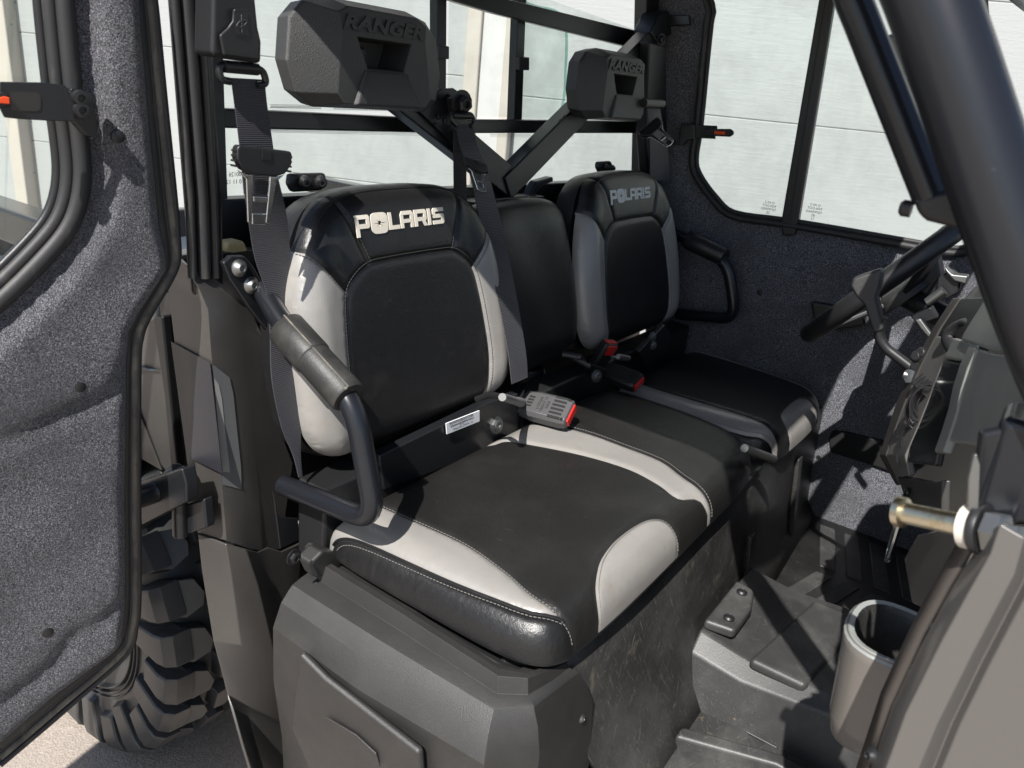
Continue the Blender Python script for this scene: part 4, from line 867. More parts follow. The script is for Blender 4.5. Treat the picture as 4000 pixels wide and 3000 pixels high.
win_d = win_in + [Vector((wl.x + .05, wl.y - .035)), Vector((wl.x + .12, wl.y - .055)), Vector((.62, wl.y - .058)), Vector((.80, wl.y - .03)), Vector((.85, .05)), Vector((.68, .36)), Vector((win_in[0].x + .08, .39)), Vector((win_in[0].x + .01, .36))]
win_d = smooth_path(win_d, 4, True)
out_ds = out_d
mb = MB(); mb.prism([D3(p.x, p.y, -.012) for p in out_d], DN * -.0001)
door = None
WB = seg_arr([(win_d, True)])
CR = seg_arr([([DP(*q_) for q_ in ((268, 770), (235, 835), (190, 858), (120, 885), (0, 935), (-120, 960))], False)])
CR2 = seg_arr([([DP(*q_) for q_ in ((266, 1270), (200, 1330), (150, 1345), (100, 1420), (0, 1490), (-100, 1560))], False)])
def hdoor(p, d, ds):
    dw = dist_to(p, WB); st_ = np.clip((dw - .018) / .014, 0, 1); st_ = st_ * st_ * (3 - 2 * st_)
    edge = np.clip(d / .02, 0, 1); edge = np.sqrt(1 - (1 - edge) ** 2)
    lowr = np.clip((p[:, 1] + .235) / -.03, 0, 1)
    wav = .0022 * np.sin(p[:, 0] * 30 + p[:, 1] * 18) * np.sin(p[:, 1] * 24)
    return .002 + .024 * st_ * edge + .003 * edge + wav * edge - .006 * np.exp(-(dist_to(p, CR) / .011) ** 2) * edge - .005 * np.exp(-(dist_to(p, CR2) / .012) ** 2) * edge
res, _ = sheet(out_ds, [], [('passenger_door', out_ds, 'carpet'), ('passenger_door', out_ds, 'carpet')], hdoor, D3, .011, CAR, holes=[win_d])
door = res[0]; door['label'] = 'open passenger door lined with speckled dark grey felt'
# door shell behind the felt, frame edge and rubber seals
mb = MB()
ring_o = [D3(p.x, p.y, -.004) for p in out_d]; 
rows = []
mb.loft([[D3(p.x, p.y, .006) for p in rim_pts], [D3(q.x * .4 + p.x * .6, q.y * .4 + p.y * .6, .004) for p, q in zip(rim_pts, seal_pts)], [D3(q.x, q.y, -.004) for q in seal_pts], [D3(q.x, q.y, -.035) for q in seal_pts]]); mb.build('door_frame', 'seal', door, thick=.004, smooth=60)
sp3 = smooth_path([D3(p.x * .72 + q.x * .28, p.y * .72 + q.y * .28, .0015) for q, p in zip(rim_pts, seal_pts)], 5)
mb = MB(); mb.tube(sp3, .0050, 12); mb.build('door_seal', 'seal_dusty', door)
sp3 = smooth_path([D3(p.x * .97 + q.x * .03, p.y * .97 + q.y * .03, .002) for q, p in zip(rim_pts, seal_pts)], 5)
mb = MB(); mb.tube(sp3, .0042, 10); mb.build('door_seal', 'seal', door)
sp3 = smooth_path([D3(p.x * .5 + q.x * .5, p.y * .5 + q.y * .5, .001) for q, p in zip(rim_pts, seal_pts)], 5)
mb = MB(); mb.tube(sp3, .0032, 10); mb.build('door_seal', 'seal', door)
# door skin
def ring_skin(inner, outer, h, thick, name, mat):
    b = MB(); V, _, F, *_r = delaunay_2d_cdt([Vector(p) for p in outer] + [Vector(p) for p in inner], [(i, (i + 1) % len(outer)) for i in range(len(outer))] + [(len(outer) + i, len(outer) + (i + 1) % len(inner)) for i in range(len(inner))], [], 0, 1e-6)
    va = np.array([tuple(p) for p in V]); ce = np.array([va[list(f)].mean(0) for f in F]); k = inside(ce, outer) & ~inside(ce, inner)
    b.add([D3(p[0], p[1], h) for p in va], [tuple(f) for f, kk in zip(F, k) if kk]); return b.build(name, mat, door, thick=thick)
so_ = seal_pts + out_d[len(rim_pts):]
ring_skin(win_d, so_, -.030, .004, 'door_skin', 'bronze')
# window rubber: two bead rings and the glass
def inset(poly, k):
    c = Vector((sum(p.x for p in poly) / len(poly), sum(p.y for p in poly) / len(poly))); o = []
    for i, p in enumerate(poly):
        d = (poly[(i + 1) % len(poly)] - poly[i - 1]).normalized(); nn = Vector((-d.y, d.x)); 
        if (c - p).dot(nn) < 0: nn = -nn
        o.append(p + nn * k)
    return o
for k, rr, hh, mt in ((.004, .0105, .006, 'seal'), (.017, .0080, .002, 'seal'), (.026, .0055, -.004, 'plastic')):
    ip = inset(win_d, k); mb = MB(); r3 = [D3(p.x, p.y, hh) for p in ip]; mb.tube(r3 + r3[:2], rr, 10, cap=False); mb.build('window_rubber', mt, door)
ip = inset(win_d, .024); mb = MB(); mb.prism([D3(p.x, p.y, -.008) for p in ip], DN * -.004); gpn = mb.build('window_pane', 'glass', door)
# rain drops on that pane
mb = MB(); rnd = random.Random(5)
gin = [tuple(p) for p in inset(win_d, .03)]
cnt = 0
while cnt < 90:
    u = rnd.uniform(.12, .55); v = rnd.uniform(-.12, .34)
    if not inside([(u, v)], ip)[0]: continue
    r0 = rnd.choice((.0006, .0008, .0011, .0016)); c = D3(u, v, -.008)
    mb.lathe([(r0, 0), (r0 * .85, r0 * .35), (r0 * .4, r0 * .6), (0, r0 * .65)], c, DN, 7); cnt += 1
mb.build('rain_drop', 'glass_dark', door)['kind'] = 'stuff'
# window latch with orange lever
def dprism(name, pts, h0, h1, mat, par, bevel=.002, **k):
    mb = MB(); mb.prism([PN(x, y, DO + DN * h1, DN) for x, y in pts], DN * (h0 - h1)); return mb.build(name, mat, par, bevel=bevel, **k)
def dz(x, y): return (x / 3, y / 3)
lat = dprism('window_latch', [dz(*p) for p in ((455, 570), (605, 610), (640, 895), (560, 880), (480, 790))], .022, .040, 'metal', door, label='black window latch with orange lever')
dprism('latch_arm', [dz(*p) for p in ((0, 530), (290, 535), (420, 552), (448, 580), (450, 610), (478, 640), (490, 785), (340, 785), (120, 772), (30, 762), (0, 700))], .044, .048, 'metal', lat, bevel=.001)
dprism('latch_slot', [dz(*p) for p in ((65, 592), (240, 596), (262, 620), (264, 700), (245, 720), (75, 716))], .0482, .0488, 'wet', lat, bevel=.0)
dprism('latch_hinge', [dz(*p) for p in ((440, 606), (560, 600), (572, 620), (580, 745), (565, 760), (470, 738))], .041, .048, 'plastic', lat, bevel=.002)
dprism('latch_lever', [dz(*p) for p in ((-40, 605), (20, 598), (60, 612), (66, 690), (20, 706), (-40, 704))], .0486, .058, 'plastic', lat, bevel=.002)
dprism('latch_lever', [dz(*p) for p in ((-40, 640), (30, 626), (64, 632), (66, 676), (20, 672), (-40, 668))], .058, .062, 'orange', lat, bevel=.001)
for x, y in ((517, 635), (524, 714)):
    mb = MB(); mb.lathe([(.0085, 0), (.0085, .002), (.0075, .006), (.004, .0065), (.0036, .003), (0, .003)], PN(x / 3, y / 3, DO + DN * .048, DN), DN, 18); mb.build('latch_bolt', 'plastic', lat)
# felt plugs
for x, y in ((255, 295), (172, 836), (103, 1366)):
    mb = MB(); mb.lathe([(.0072, -.004), (.0072, .0008), (.006, .0016), (0, .0016)], PN(x, y, DO + DN * .0285, DN), DN, 16); mb.build('felt_plug', 'plastic', door)
# hinge: arm on the door edge and bracket on the pillar
mb = MB(); mb.tube(fillet([D3(*DP(250, 1110), -.025), PX(345, 1060, -.35), PX(392, 1018, -.33)], .02), .016, 14); mb.prism([PX(x, y, -.36) for x, y in ((300, 1040), (392, 1012), (402, 1045), (402, 1085), (305, 1135))], (.02, 0, 0)); mb.build('hinge_arm', 'metal', door, bevel=.003)
mb = MB(); mb.prism([PX(x, y, -.335) for x, y in ((377, 1098), (440, 1078), (446, 1140), (390, 1160), (377, 1140))], (.015, 0, 0)); mb.tube([PX(386, 1010, -.34), PX(390, 1158, -.34)], .011, 14); mb.build('hinge_bracket', 'metal', CAR, bevel=.003, label='black door hinge bracket on the pillar panel')

# ---- far (driver) door, closed
FX = 1.155
out_f = v2([(q.y, q.z) for q in (PX(x, y, FX) for x, y in ((1395, -80), (1395, 480), (1400, 700), (1430, 1240), (1800, 1320)))]) + v2([(-1.02, -.84), (-.96, -.09), (-.775, -.04), (-.70, .14), (-.585, .44), (-.545, .56)])
wpts = [(1560, -30), (1536, 28), (1527, 87), (1509.6, 266), (1499, 343), (1508, 381), (1543, 430), (1585, 465), (1690, 481), (1788, 497), (1945, 525), (2033, 541), (2080, 543), (2103, 528), (2108, 490), (2020, 150), (1960, -30)]
win_f = smooth_path(v2([(q.y, q.z) for q in (PX(x, y, FX) for x, y in wpts)]), 4, True)
WF = seg_arr([(win_f, True)])
def hfar(p, d, ds):
    dw = dist_to(p, WF); st_ = np.clip((dw - .030) / .02, 0, 1); st_ = st_ * st_ * (3 - 2 * st_)
    shelf = np.clip((-.30 - p[:, 1] - .10 * (p[:, 0] + .3)) / .02, 0, 1)
    arm = np.exp(-((p[:, 1] + .235 + .12 * (p[:, 0] + .4)) / .018) ** 2) * np.clip((p[:, 0] + .75) / .1, 0, 1) * np.clip((.1 - p[:, 0]) / .1, 0, 1)
    wav = .003 * np.sin(p[:, 0] * 22 + 1) * np.sin(p[:, 1] * 19)
    return .010 * st_ + .012 * arm + .010 * shelf + wav
res, _ = sheet(out_f, [], [('driver_door', out_f, 'carpet_far'), ('driver_door', out_f, 'carpet_far')], hfar, lambda u, v, h: Vector((FX - h, u, v)), .014, CAR, holes=[win_f])
fdoor = res[0]; fdoor['label'] = 'closed far door lined with dark felt around a sliding window'
def insetf(k): return inset(win_f, k)
for k, rr, hh in ((-.003, .0085, .006), (.009, .006, .002)):
    ip = insetf(k); r3 = [Vector((FX - hh, p.x, p.y)) for p in ip]; mb = MB(); mb.tube(r3 + r3[:2], rr, 10, cap=False); mb.build('window_rubber', 'seal', fdoor)
ip = insetf(.004); mb = MB(); mb.prism([(FX + .004, p.x, p.y) for p in ip], (.004, 0, 0)); mb.build('window_pane', 'glass', fdoor)
mb = MB(); mb.prism([PX(x, y, FX - .012) for x, y in ((1776, -60), (1812, -60), (1802, 0), (1723, 483), (1716, 509), (1690, 509), (1686, 482), (1768, 0))], (.022, 0, 0)); post = mb.build('window_divider', 'metal', fdoor, bevel=.004)
mb = MB(); mb.tube([PX(1785, -20, FX - .0125), PX(1703, 490, FX - .0125)], .0016, 6); mb.build('divider_bead', 'seal', post)
def xprism(name, pts, x, dx, mat, par, bevel=.002, **k):
    mb = MB(); mb.prism([PX(a, b, x) for a, b in pts], (dx, 0, 0)); return mb.build(name, mat, par, bevel=bevel, **k)
def z4(x, y): return (1437.8 + x * .35, y * .35)
lt2 = xprism('window_latch', [z4(*p) for p in ((105, 765), (190, 768), (190, 860), (140, 865), (125, 895), (93, 897))], FX - .012, -.014, 'metal', fdoor)
xprism('latch_arm', [z4(*p) for p in ((190, 770), (320, 776), (322, 795), (310, 800), (310, 858), (190, 852))], FX - .026, -.004, 'metal', lt2, .001)
xprism('latch_lever', [z4(*p) for p in ((250, 795), (405, 795), (425, 812), (422, 832), (400, 845), (250, 838))], FX - .031, -.006, 'plastic', lt2, .002)
xprism('latch_lever', [z4(*p) for p in ((302, 808), (368, 812), (368, 832), (302, 828))], FX - .038, -.002, 'orange', lt2, .0006)
for x, y in ((1455, 308), (1642, 632), (1770, 988)): 
    mb = MB(); mb.lathe([(.008, 0), (.008, .002), (0, .003)], PX(x, y, FX - .018), (-1, 0, 0), 14); mb.build('felt_plug', 'plastic', fdoor)
for (x, y) in ((1660, 452), (1758, 458)):
    text_mesh('glass_print', 'O AS-2\nM30 DOT\nTEMPERED\n(E)\n11', PX(x, y, FX + .0035), (0, 1, 0), (0, 0, 1), .0085, 'ink', fdoor, extrude=.0001, line=1.0)
# pull cup, storage pocket, outside mirror
pc = xprism('pull_cup', [(1755, 648), (1800, 656), (1870, 682), (1872, 700), (1800, 712), (1762, 690)], FX - .015, -.02, 'plastic', fdoor, .006)
xprism('door_pocket', [(1802, 924), (1835, 928), (1925, 950), (1935, 1010), (1925, 1012), (1798, 972), (1795, 940)], FX - .006, -.024, 'pocket_shade', fdoor, .006)  # solid block; its black colour stands in for a shaded pocket inside
mr = xprism('side_mirror', [(1908, 74), (1948, 70), (2008, 200), (2010, 214), (1968, 224), (1955, 200)], FX + .05, .05, 'mirror_housing', fdoor, .012)
# driver grab bar
GX = 1.08
gp = fillet([PX(1455, 505, GX + .03), PX(1490, 520, GX), PX(1572, 565, GX - .01), PX(1590, 690, GX - .01), PX(1465, 678, GX + .02)], [0, .03, .05, .05, 0], 8)
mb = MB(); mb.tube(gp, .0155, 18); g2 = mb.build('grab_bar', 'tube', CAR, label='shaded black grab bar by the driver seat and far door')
a = PX(1484, 517, GX); b = PX(1566, 556, GX - .01); mb = MB(); mb.tube([a, a.lerp(b, .05), a.lerp(b, .5), a.lerp(b, .52), a.lerp(b, .95), b], [.022, .025, .025, .024, .024, .021], 20); mb.build('foam_grip', 'plastic', g2)
# far rear corner: upper felt and retractor
mb = MB(); mb.prism([PY(x, y, .10) for x, y in ((1404, 90), (1440, 100), (1444, 420), (1408, 470), (1395, 300))], (0, .03, 0)); mb.build('pillar_trim', 'plastic', CAR, bevel=.006, label='black trim on the far rear pillar')
xprism('upper_hinge', [(1438, 35), (1492, 33), (1494, 55), (1438, 58)], FX - .02, -.01, 'metal', fdoor, .003)
M_done = 1
# ---- front of the cab: pillars, header, roof
NX = -.315
ap = [PX(x, y, NX) for x, y in ((1960, -330), (2002, -20), (2152, 420), (2268, 740), (2400, 1040))]
ap[0] = PX(1830, -420, NX)
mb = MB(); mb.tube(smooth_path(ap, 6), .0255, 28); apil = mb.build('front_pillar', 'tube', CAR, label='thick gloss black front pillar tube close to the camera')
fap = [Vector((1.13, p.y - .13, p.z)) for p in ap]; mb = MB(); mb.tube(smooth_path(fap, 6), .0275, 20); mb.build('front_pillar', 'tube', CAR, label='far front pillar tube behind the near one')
top = ap[0]
# roof and header (out of frame, shade the seats)
RZ = .545
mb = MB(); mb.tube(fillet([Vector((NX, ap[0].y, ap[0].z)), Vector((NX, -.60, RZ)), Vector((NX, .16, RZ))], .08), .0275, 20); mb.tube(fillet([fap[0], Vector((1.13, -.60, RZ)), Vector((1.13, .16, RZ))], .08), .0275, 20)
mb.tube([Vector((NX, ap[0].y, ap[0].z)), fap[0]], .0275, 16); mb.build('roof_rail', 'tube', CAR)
mb = MB(); mb.prism([(-.325, -.64, RZ + .015), (1.21, -.64, RZ + .015), (1.21, .22, RZ + .015), (-.325, .22, RZ + .015)], (0, 0, .03)); mb.build('roof_panel', 'plastic', CAR, bevel=.01)
# grab rail beside the near pillar, with its clamp
hx = -.26
hr = [PX(x, y, hx) for x, y in ((1800, -260), (1838, -10), (1855, 30), (2012, 428))]
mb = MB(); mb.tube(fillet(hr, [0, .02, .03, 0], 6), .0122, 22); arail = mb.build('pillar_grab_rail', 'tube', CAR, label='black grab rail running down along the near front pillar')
mb = MB(); mb.prism([PX(x, y, hx - .012) for x, y in ((1972, 428), (2048, 408), (2085, 416), (2092, 470), (2088, 500), (2040, 488), (2000, 478), (1978, 460))], (.030, 0, 0)); mb.build('rail_clamp', 'plastic', arail, bevel=.005, segs=3)
mb = MB(); mb.lathe([(.006, 0), (.006, .006), (.004, .008), (0, .008)], PX(1969, 452, hx), (0, 1, 0), 10); mb.build('clamp_bolt', 'plastic', arail)
# ---- steering wheel
e0 = PX(1768, 706, .86); e1 = PX(2098, 474, .80)
ctr = (e0 + e1) / 2 + Vector((.0, -.0, 0)); major = (e1 - e0) / 2
nrm = major.cross(ctr - CAM).normalized() + Vector((-.012, 0, 0)); nrm = (nrm - major.normalized() * nrm.dot(major.normalized())).normalized(); minor = nrm.cross(major.normalized()) 
rad = major.length
ring = [ctr + major.normalized() * rad * math.cos(a) + minor * rad * math.sin(a) for a in [2 * math.pi * k / 64 for k in range(64)]]
mb = MB(); n64 = 64; rows = []
for k in range(64):
    t = (ring[(k + 1) % 64] - ring[k - 1]).normalized(); u = nrm; v = t.cross(u); rr = .0195 + .0014 * math.sin(k * 2.4) * (1 if k % 32 < 12 else 0)
    rows.append([ring[k] + (u * math.cos(2 * math.pi * j / 14) + v * math.sin(2 * math.pi * j / 14)) * rr for j in range(14)])
rows.append(rows[0]); mb.loft(rows, True); sw = mb.build('steering_wheel', 'plastic', CAR, label='black steering wheel seen edge-on before the driver seat')
hub = ctr - nrm * .045
for ang in (100, 215, 325):
    a = R(ang); p = ctr + major.normalized() * rad * math.cos(a) + minor * rad * math.sin(a); tdir = (-major.normalized() * math.sin(a) + minor * math.cos(a))
    mb = MB(); mb.prism([p + tdir * .016, p - tdir * .016, hub - tdir * .028, hub + tdir * .028], nrm * -.012); mb.build('wheel_spoke', 'plastic', sw, bevel=.004)
mb = MB(); mb.lathe([(.055, 0), (.052, .022), (.04, .03), (0, .03)], hub - nrm * .012, nrm, 24); mb.build('wheel_hub', 'grain', sw, bevel=.003)
colv = (PX(2070, 700, .80) - hub)
cdir = colv.normalized()
mb = MB(); mb.tube([hub, hub + cdir * .05, hub + cdir * .24], [.022, .024, .024], 18); sc = mb.build('steering_column', 'metal', CAR, label='black steering column with switch gear behind the wheel')
def xp(name, pts, x, dx, mat, par, bevel=.002, **k):
    mb = MB(); mb.prism([PX(a, b, x) for a, b in pts], (dx, 0, 0)); return mb.build(name, mat, par, bevel=bevel, **k)
def z8(x, y): return (1437.8 + x * .3668, 442.4 + y * .3668)
xp('column_shroud', [z8(*p) for p in ((1380, 440), (1560, 330), (1600, 300), (1620, 420), (1530, 560), (1440, 560), (1270, 590), (1255, 520))], .82, .06, 'grain', sc, .006)
xp('switch_block', [z8(*p) for p in ((1600, 430), (1670, 385), (1740, 440), (1725, 520), (1650, 560), (1590, 500))], .74, .04, 'plastic', sc, .004)
xp('ignition_plate', [z8(*p) for p in ((1640, 360), (1690, 410), (1780, 420), (1770, 470), (1700, 450), (1650, 400))], .73, .03, 'steel', sc, .003)
mb = MB(); mb.tube([PX(*z8(1540, 575), .72), PX(*z8(1640, 505), .72)], [.008, .010], 12); mb.build('steel_switch', 'steel', sc)
xp('tilt_bracket', [z8(*p) for p in ((1440, 660), (1560, 600), (1600, 670), (1540, 690), (1520, 720), (1470, 690))], .72, .03, 'metal', sc, .003)
xp('tilt_link', [z8(*p) for p in ((1465, 680), (1500, 670), (1580, 780), (1560, 800), (1500, 730))], .70, .012, 'steel', sc, .003)
# ---- gear lever
kx = .50
lev = [PX(*z8(*p), kx) for p in ((1170, 500), (1250, 760), (1290, 840), (1480, 985))]
mb = MB(); mb.tube(fillet([lev[1] + Vector((0, .0, .03)), lev[1], lev[2], lev[3] + (lev[3] - lev[2]) * .4], .03), [.0085] * 19, 14); gl_ = mb.build('gear_lever', 'plastic', CAR, label='bent gear lever with grained black T-shaped knob')
kn = [PX(*z8(*p), kx - .012) for p in ((1082, 480), (1100, 430), (1250, 380), (1278, 385), (1262, 470), (1240, 545), (1285, 740), (1222, 765), (1165, 590), (1120, 545))]
mb = MB(); mb.prism(kn, (.030, 0, 0)); mb.build('lever_knob', 'grain', gl_, bevel=.009, segs=3)
# ---- dashboard: driver side bulge, centre stack, passenger side
def z10(x, y): return (1437.8 + x * .3668, 1050.7 + y * .3668)
dash = xp('dashboard', [z8(*p) for p in ((1306, 1470), (1406, 1180), (1506, 960), (1626, 744), (1746, 566), (1990, 530), (2200, 520), (2200, 1900), (1486, 1900), (1406, 1640))], .365, .20, 'dash_black', CAR, .012, label='sweeping grey and black dashboard on the right with switches and keys')
mb = MB(); mb.prism([(.56, -.80, -.10), (.56, -.84, .02), (.56, -1.0, .02), (.56, -1.0, -.50), (.56, -.86, -.46)], (.56, 0, 0)); mb.build('driver_dash', 'dash_black', dash, bevel=.012)
secs = [(.36, ((1740, 560), (1620, 740), (1500, 960), (1400, 1180), (1300, 1470), (1400, 1640), (1480, 1900))),
        (.25, ((1900, 556), (1770, 750), (1650, 1000), (1570, 1220), (1450, 1480), (1480, 1640), (1560, 1870))),
        (.12, ((2030, 548), (1880, 790), (1770, 1010), (1720, 1250), (1630, 1500), (1630, 1680), (1640, 1870))),
        (.00, ((2150, 535), (2000, 830), (1900, 1050), (1850, 1290), (1770, 1500), (1740, 1640), (1720, 1870))),
        (-.12, ((2300, 520), (2160, 850), (2080, 1080), (2020, 1300), (1950, 1550), (1900, 1700), (1880, 1870))),
        (-.24, ((2460, 500), (2330, 870), (2260, 1110), (2200, 1330), (2120, 1600), (2060, 1760), (2040, 1870)))]
grid_ = [[PX(*z8(*p), x) for p in pts] for x, pts in secs]
def facet(name, pts, mat, par, bevel=.004, back=Vector((.02, -.03, 0))):
    mb = MB(); mb.prism(pts, back); return mb.build(name, mat, par, bevel=bevel)
def dg(c, r):
    """point on the dash skin, column c and row r as fractions"""
    ci = min(int(c), 4); ri = min(int(r), 5); u, v = c - ci, r - ri
    return grid_[ci][ri].lerp(grid_[ci + 1][ri], u).lerp(grid_[ci][ri + 1].lerp(grid_[ci + 1][ri + 1], u), v)
ofs = Vector((-.006, .006, .002))
def plaque(nm, cr, mt, off=1.0, bev=.003):
    mb = MB(); mb.prism([dg(*q_) + ofs * off for q_ in cr], ofs * -1.5); return mb.build(nm, mt, dash, bevel=bev)
def skin(nm, c0, c1, r0, r1, mt, off=0.0, bev=.003, n=5):
    """a panel of the dash between two columns and two rows, gently curved"""
    mb = MB(); mb.loft([[dg(c0 + (c1 - c0) * a / n, r0 + (r1 - r0) * b / n) + ofs * off for a in range(n + 1)] for b in range(n + 1)]); return mb.build(nm, mt, dash, thick=.010, bevel=bev, smooth=40)
skin('dash_edge', 0, .30, .02, 5.0, 'dash_brown', .2)
skin('dash_crest', .32, 1.55, .02, 1.15, 'dash_black')
skin('centre_stack', .32, 1.05, 1.18, 4.7, 'dash_taupe', .1)
skin('gloss_panel', 1.08, 2.05, 1.7, 4.25, 'dash_gloss', .05)
skin('upper_panel', 1.08, 2.05, 1.18, 1.67, 'dash_grey', .3)
skin('glove_reflection', 2.08, 2.5, 1.25, 3.9, 'dash_grey', .5)  # pale reflection on the glove box lid, put in as grey colour
skin('dash_lid', 1.58, 5, .02, 1.2, 'dash_grey', .6)
skin('dash_side', 2.53, 5, 1.25, 3.6, 'dash_grey', .2)
skin('knee_trim', .32, 2.5, 4.75, 6, 'dash_brown', 0)
plaque('gloss_inset', [(1.2, 2.2), (1.75, 2.1), (1.75, 3.0), (1.2, 3.1)], 'dash_grey', .35, .002)  # plain grey and taupe plates set on the gloss panel
plaque('gloss_inset', [(1.25, 3.3), (1.7, 3.25), (1.75, 3.8), (1.25, 3.9)], 'dash_taupe', .35, .002)
for k in range(4): plaque('vent_slat', [(.55, .22 + k * .2), (1.35, .22 + k * .2), (1.33, .32 + k * .2), (.54, .32 + k * .2)], 'dash_grey', .4, .0)
for k in range(4):
    o_ = dg(.45 + k * .14, 2.3 + k * .05) + ofs * 1.0; mb = MB(); mb.box(o_, (.005, .007, .012), (Vector((1, 0, 0)), Vector((0, .85, .5)), Vector((0, -.5, .85)))); mb.build('rocker_switch', 'plastic', dash, bevel=.002)
# rounded grab loop on the dash
mb = MB(); mb.tube(fillet([PX(*z8(*p), x) for p, x in (((1725, 900), .24), ((1650, 770), .27), ((1765, 700), .26), ((1915, 752), .15), ((1840, 855), .17))], .02), .0095, 12); mb.build('dash_loop', 'plastic', dash)
# gauge ring, keys, toggles
gc = PX(*z10(1365, 230), .24)
mb = MB(); mb.tube([gc + Vector((0, .004 * math.cos(a), .055 * math.sin(a))) + Vector((.035 * math.cos(a), 0, 0)) for a in [2 * math.pi * k / 24 for k in range(25)]], .004, 8); mb.build('speaker_ring', 'chrome_dull', dash)
for (x, y) in ((1500, 900), (1530, 880), (1545, 930), (1500, 960)):
    mb = MB(); mb.lathe([(.010, 0), (.009, .012), (.006, .016), (0, .016)], PX(*z8(x, y), .35), (-1, .5, .3), 12); mb.build('dash_knob', 'plastic', dash, bevel=.001)
tg = PX(*z8(1450, 1010), .34); mb = MB(); mb.tube([tg, PX(*z8(1405, 1000), .34)], [.004, .0065], 10); mb.lathe([(.011, 0), (.011, .006), (0, .007)], tg, (-1, .4, .2), 6); mb.build('toggle_switch', 'steel', dash)
for k in range(5):
    mb = MB(); c = PX(*z8(1655 + k * 16, 960 - k * 12), .30); mb.box(c, (.004, .008, .009), (Vector((1, 0, 0)), Vector((0, .8, .6)), Vector((0, -.6, .8)))); mb.build('dash_switch', 'steel' if k % 2 else 'plastic', dash, bevel=.001)
mb = MB(); kc = PX(*z8(1545, 1170), .27); rnd = random.Random(9)
for k in range(7):
    r = .016 + rnd.random() * .006; ph = rnd.random() * 6; o = kc + Vector((-.004 * k, rnd.uniform(-.008, .008), rnd.uniform(-.010, .010)))
    mb.tube([o + Vector((0, r * math.cos(a), r * 1.5 * math.sin(a))) for a in [2 * math.pi * j / 18 + ph for j in range(19)]], .0016, 6)
mb.tube([kc, kc + Vector((-.01, .01, -.05))], .0016, 6); loose(mb.build('key_lanyard', 'plastic', None), 'coiled black key lanyard hanging from the dashboard', 'key lanyard')
kc = PX(*z8(1450, 1380), .27); mb = MB(); mb.tube([kc + Vector((0, .014 * math.cos(a), .020 * math.sin(a))) for a in [2 * math.pi * j / 16 for j in range(17)]], .0018, 6); mb.lathe([(.012, 0), (.012, .006), (0, .007)], kc + Vector((0, 0, -.03)), (-1, .3, 0), 10); loose(mb.build('key_ring', 'plastic', None), 'small black key ring and fob hanging below the coiled lanyard', 'key ring')
# column cover lower: taupe knee panel
facet('knee_panel', [PX(*z10(1400, 420), .14), PX(*z10(1480, 280), .10), PX(*z10(1640, 240), .02), PX(*z10(1810, 300), -.06), PX(*z10(1760, 560), -.06), PX(*z10(1580, 760), -.02), PX(*z10(1450, 690), .10)], 'taupe_gloss', dash)
# ---- cup holder
cc = PX(1915, 1345, -.115); ctop = PX(1912, 1340, -.12)
ex_ = Vector((1, 0, 0)); ey_ = Vector((0, 1, 0))
def oval(c, rx, ry, z, n=30, tilt=0.0): return [Vector((c.x + rx * math.copysign(abs(math.cos(a)) ** .8, math.cos(a)), c.y + ry * math.copysign(abs(math.sin(a)) ** .8, math.sin(a)), c.z + z + tilt * math.sin(a))) for a in [2 * math.pi * k / n for k in range(n)]]
mb = MB(); c = Vector((-.115, -.811, -.272)); ov_ = oval; oval = lambda c_, rx, ry, z: ov_(c_, rx * .93, ry * .93, z)
mb.loft([oval(c, .034, .024, -.130), oval(c, .044, .034, -.124), oval(c, .050, .040, -.10), oval(c, .060, .048, -.01), oval(c, .061, .049, .0), oval(c, .058, .046, .004), oval(c, .051, .040, .003), oval(c, .048, .037, -.004), oval(c, .042, .032, -.10), oval(c, .03, .022, -.104)], True, True)
cup = mb.build('cup_holder', 'taupe_gloss', CAR, label='grey-brown oval cup holder hanging below the dashboard', smooth=45)
mb = MB(); mb.loft([oval(c, .0505, .0395, .0040), oval(c, .0475, .0365, -.004), oval(c, .0415, .0315, -.0985), oval(c, .02, .015, -.099)], True); mb.build('cup_inner_wall', 'scuffed', cup)  # separate inner wall, darker than the cup body
mb = MB(); mb.loft([oval(c, .0612, .0492, .0002), oval(c, .057, .045, .0048), oval(c, .0505, .0395, .0034)], True); mb.build('rim_band', 'dash_grey', cup)
# ---- front quarter panel (bronze) by the door opening, close to the camera
QX = -.345
QL = [[(1868, 1700), (1925, 1530), (1998, 1375), (2056, 1270), (2108, 1185), (2132, 1150)], [(1884, 1700), (1945, 1535), (2022, 1382), (2080, 1276), (2128, 1192), (2152, 1136)], [(1900, 1700), (1958, 1540), (2034, 1386), (2092, 1280), (2140, 1194), (2160, 1132)],
      [(1965, 1700), (2025, 1560), (2096, 1418), (2145, 1325), (2190, 1240), (2212, 1162)], [(2000, 1700), (2056, 1562), (2122, 1426), (2168, 1338), (2210, 1258), (2236, 1180)], [(2018, 1700), (2074, 1564), (2140, 1430), (2186, 1342), (2228, 1262), (2254, 1184)], [(2420, 1800), (2440, 1720), (2460, 1640), (2470, 1580), (2480, 1500), (2500, 1430)]]
qp = [[PX(x, y, QX + dx) for x, y in r_] for r_, dx in zip(QL, (.030, .006, 0, 0, .012, .004, -.01))]
quart = patch('front_quarter_panel', qp, 'bronze', CAR, thick=.004, bevel=.006, smooth=50, label='bronze metallic front quarter panel at the lower right')
mb = MB(); mb.loft([[p + Vector((.004, .0, 0)) for p in qp[0]], [p + Vector((.016, .008, 0)) for p in qp[0]]]); mb.build('panel_return', 'bronze_dark', quart, thick=.003)
screw('panel_screw', PX(1886, 1632, QX + .028), (-.6, .6, 0), .008, quart, 'plastic')
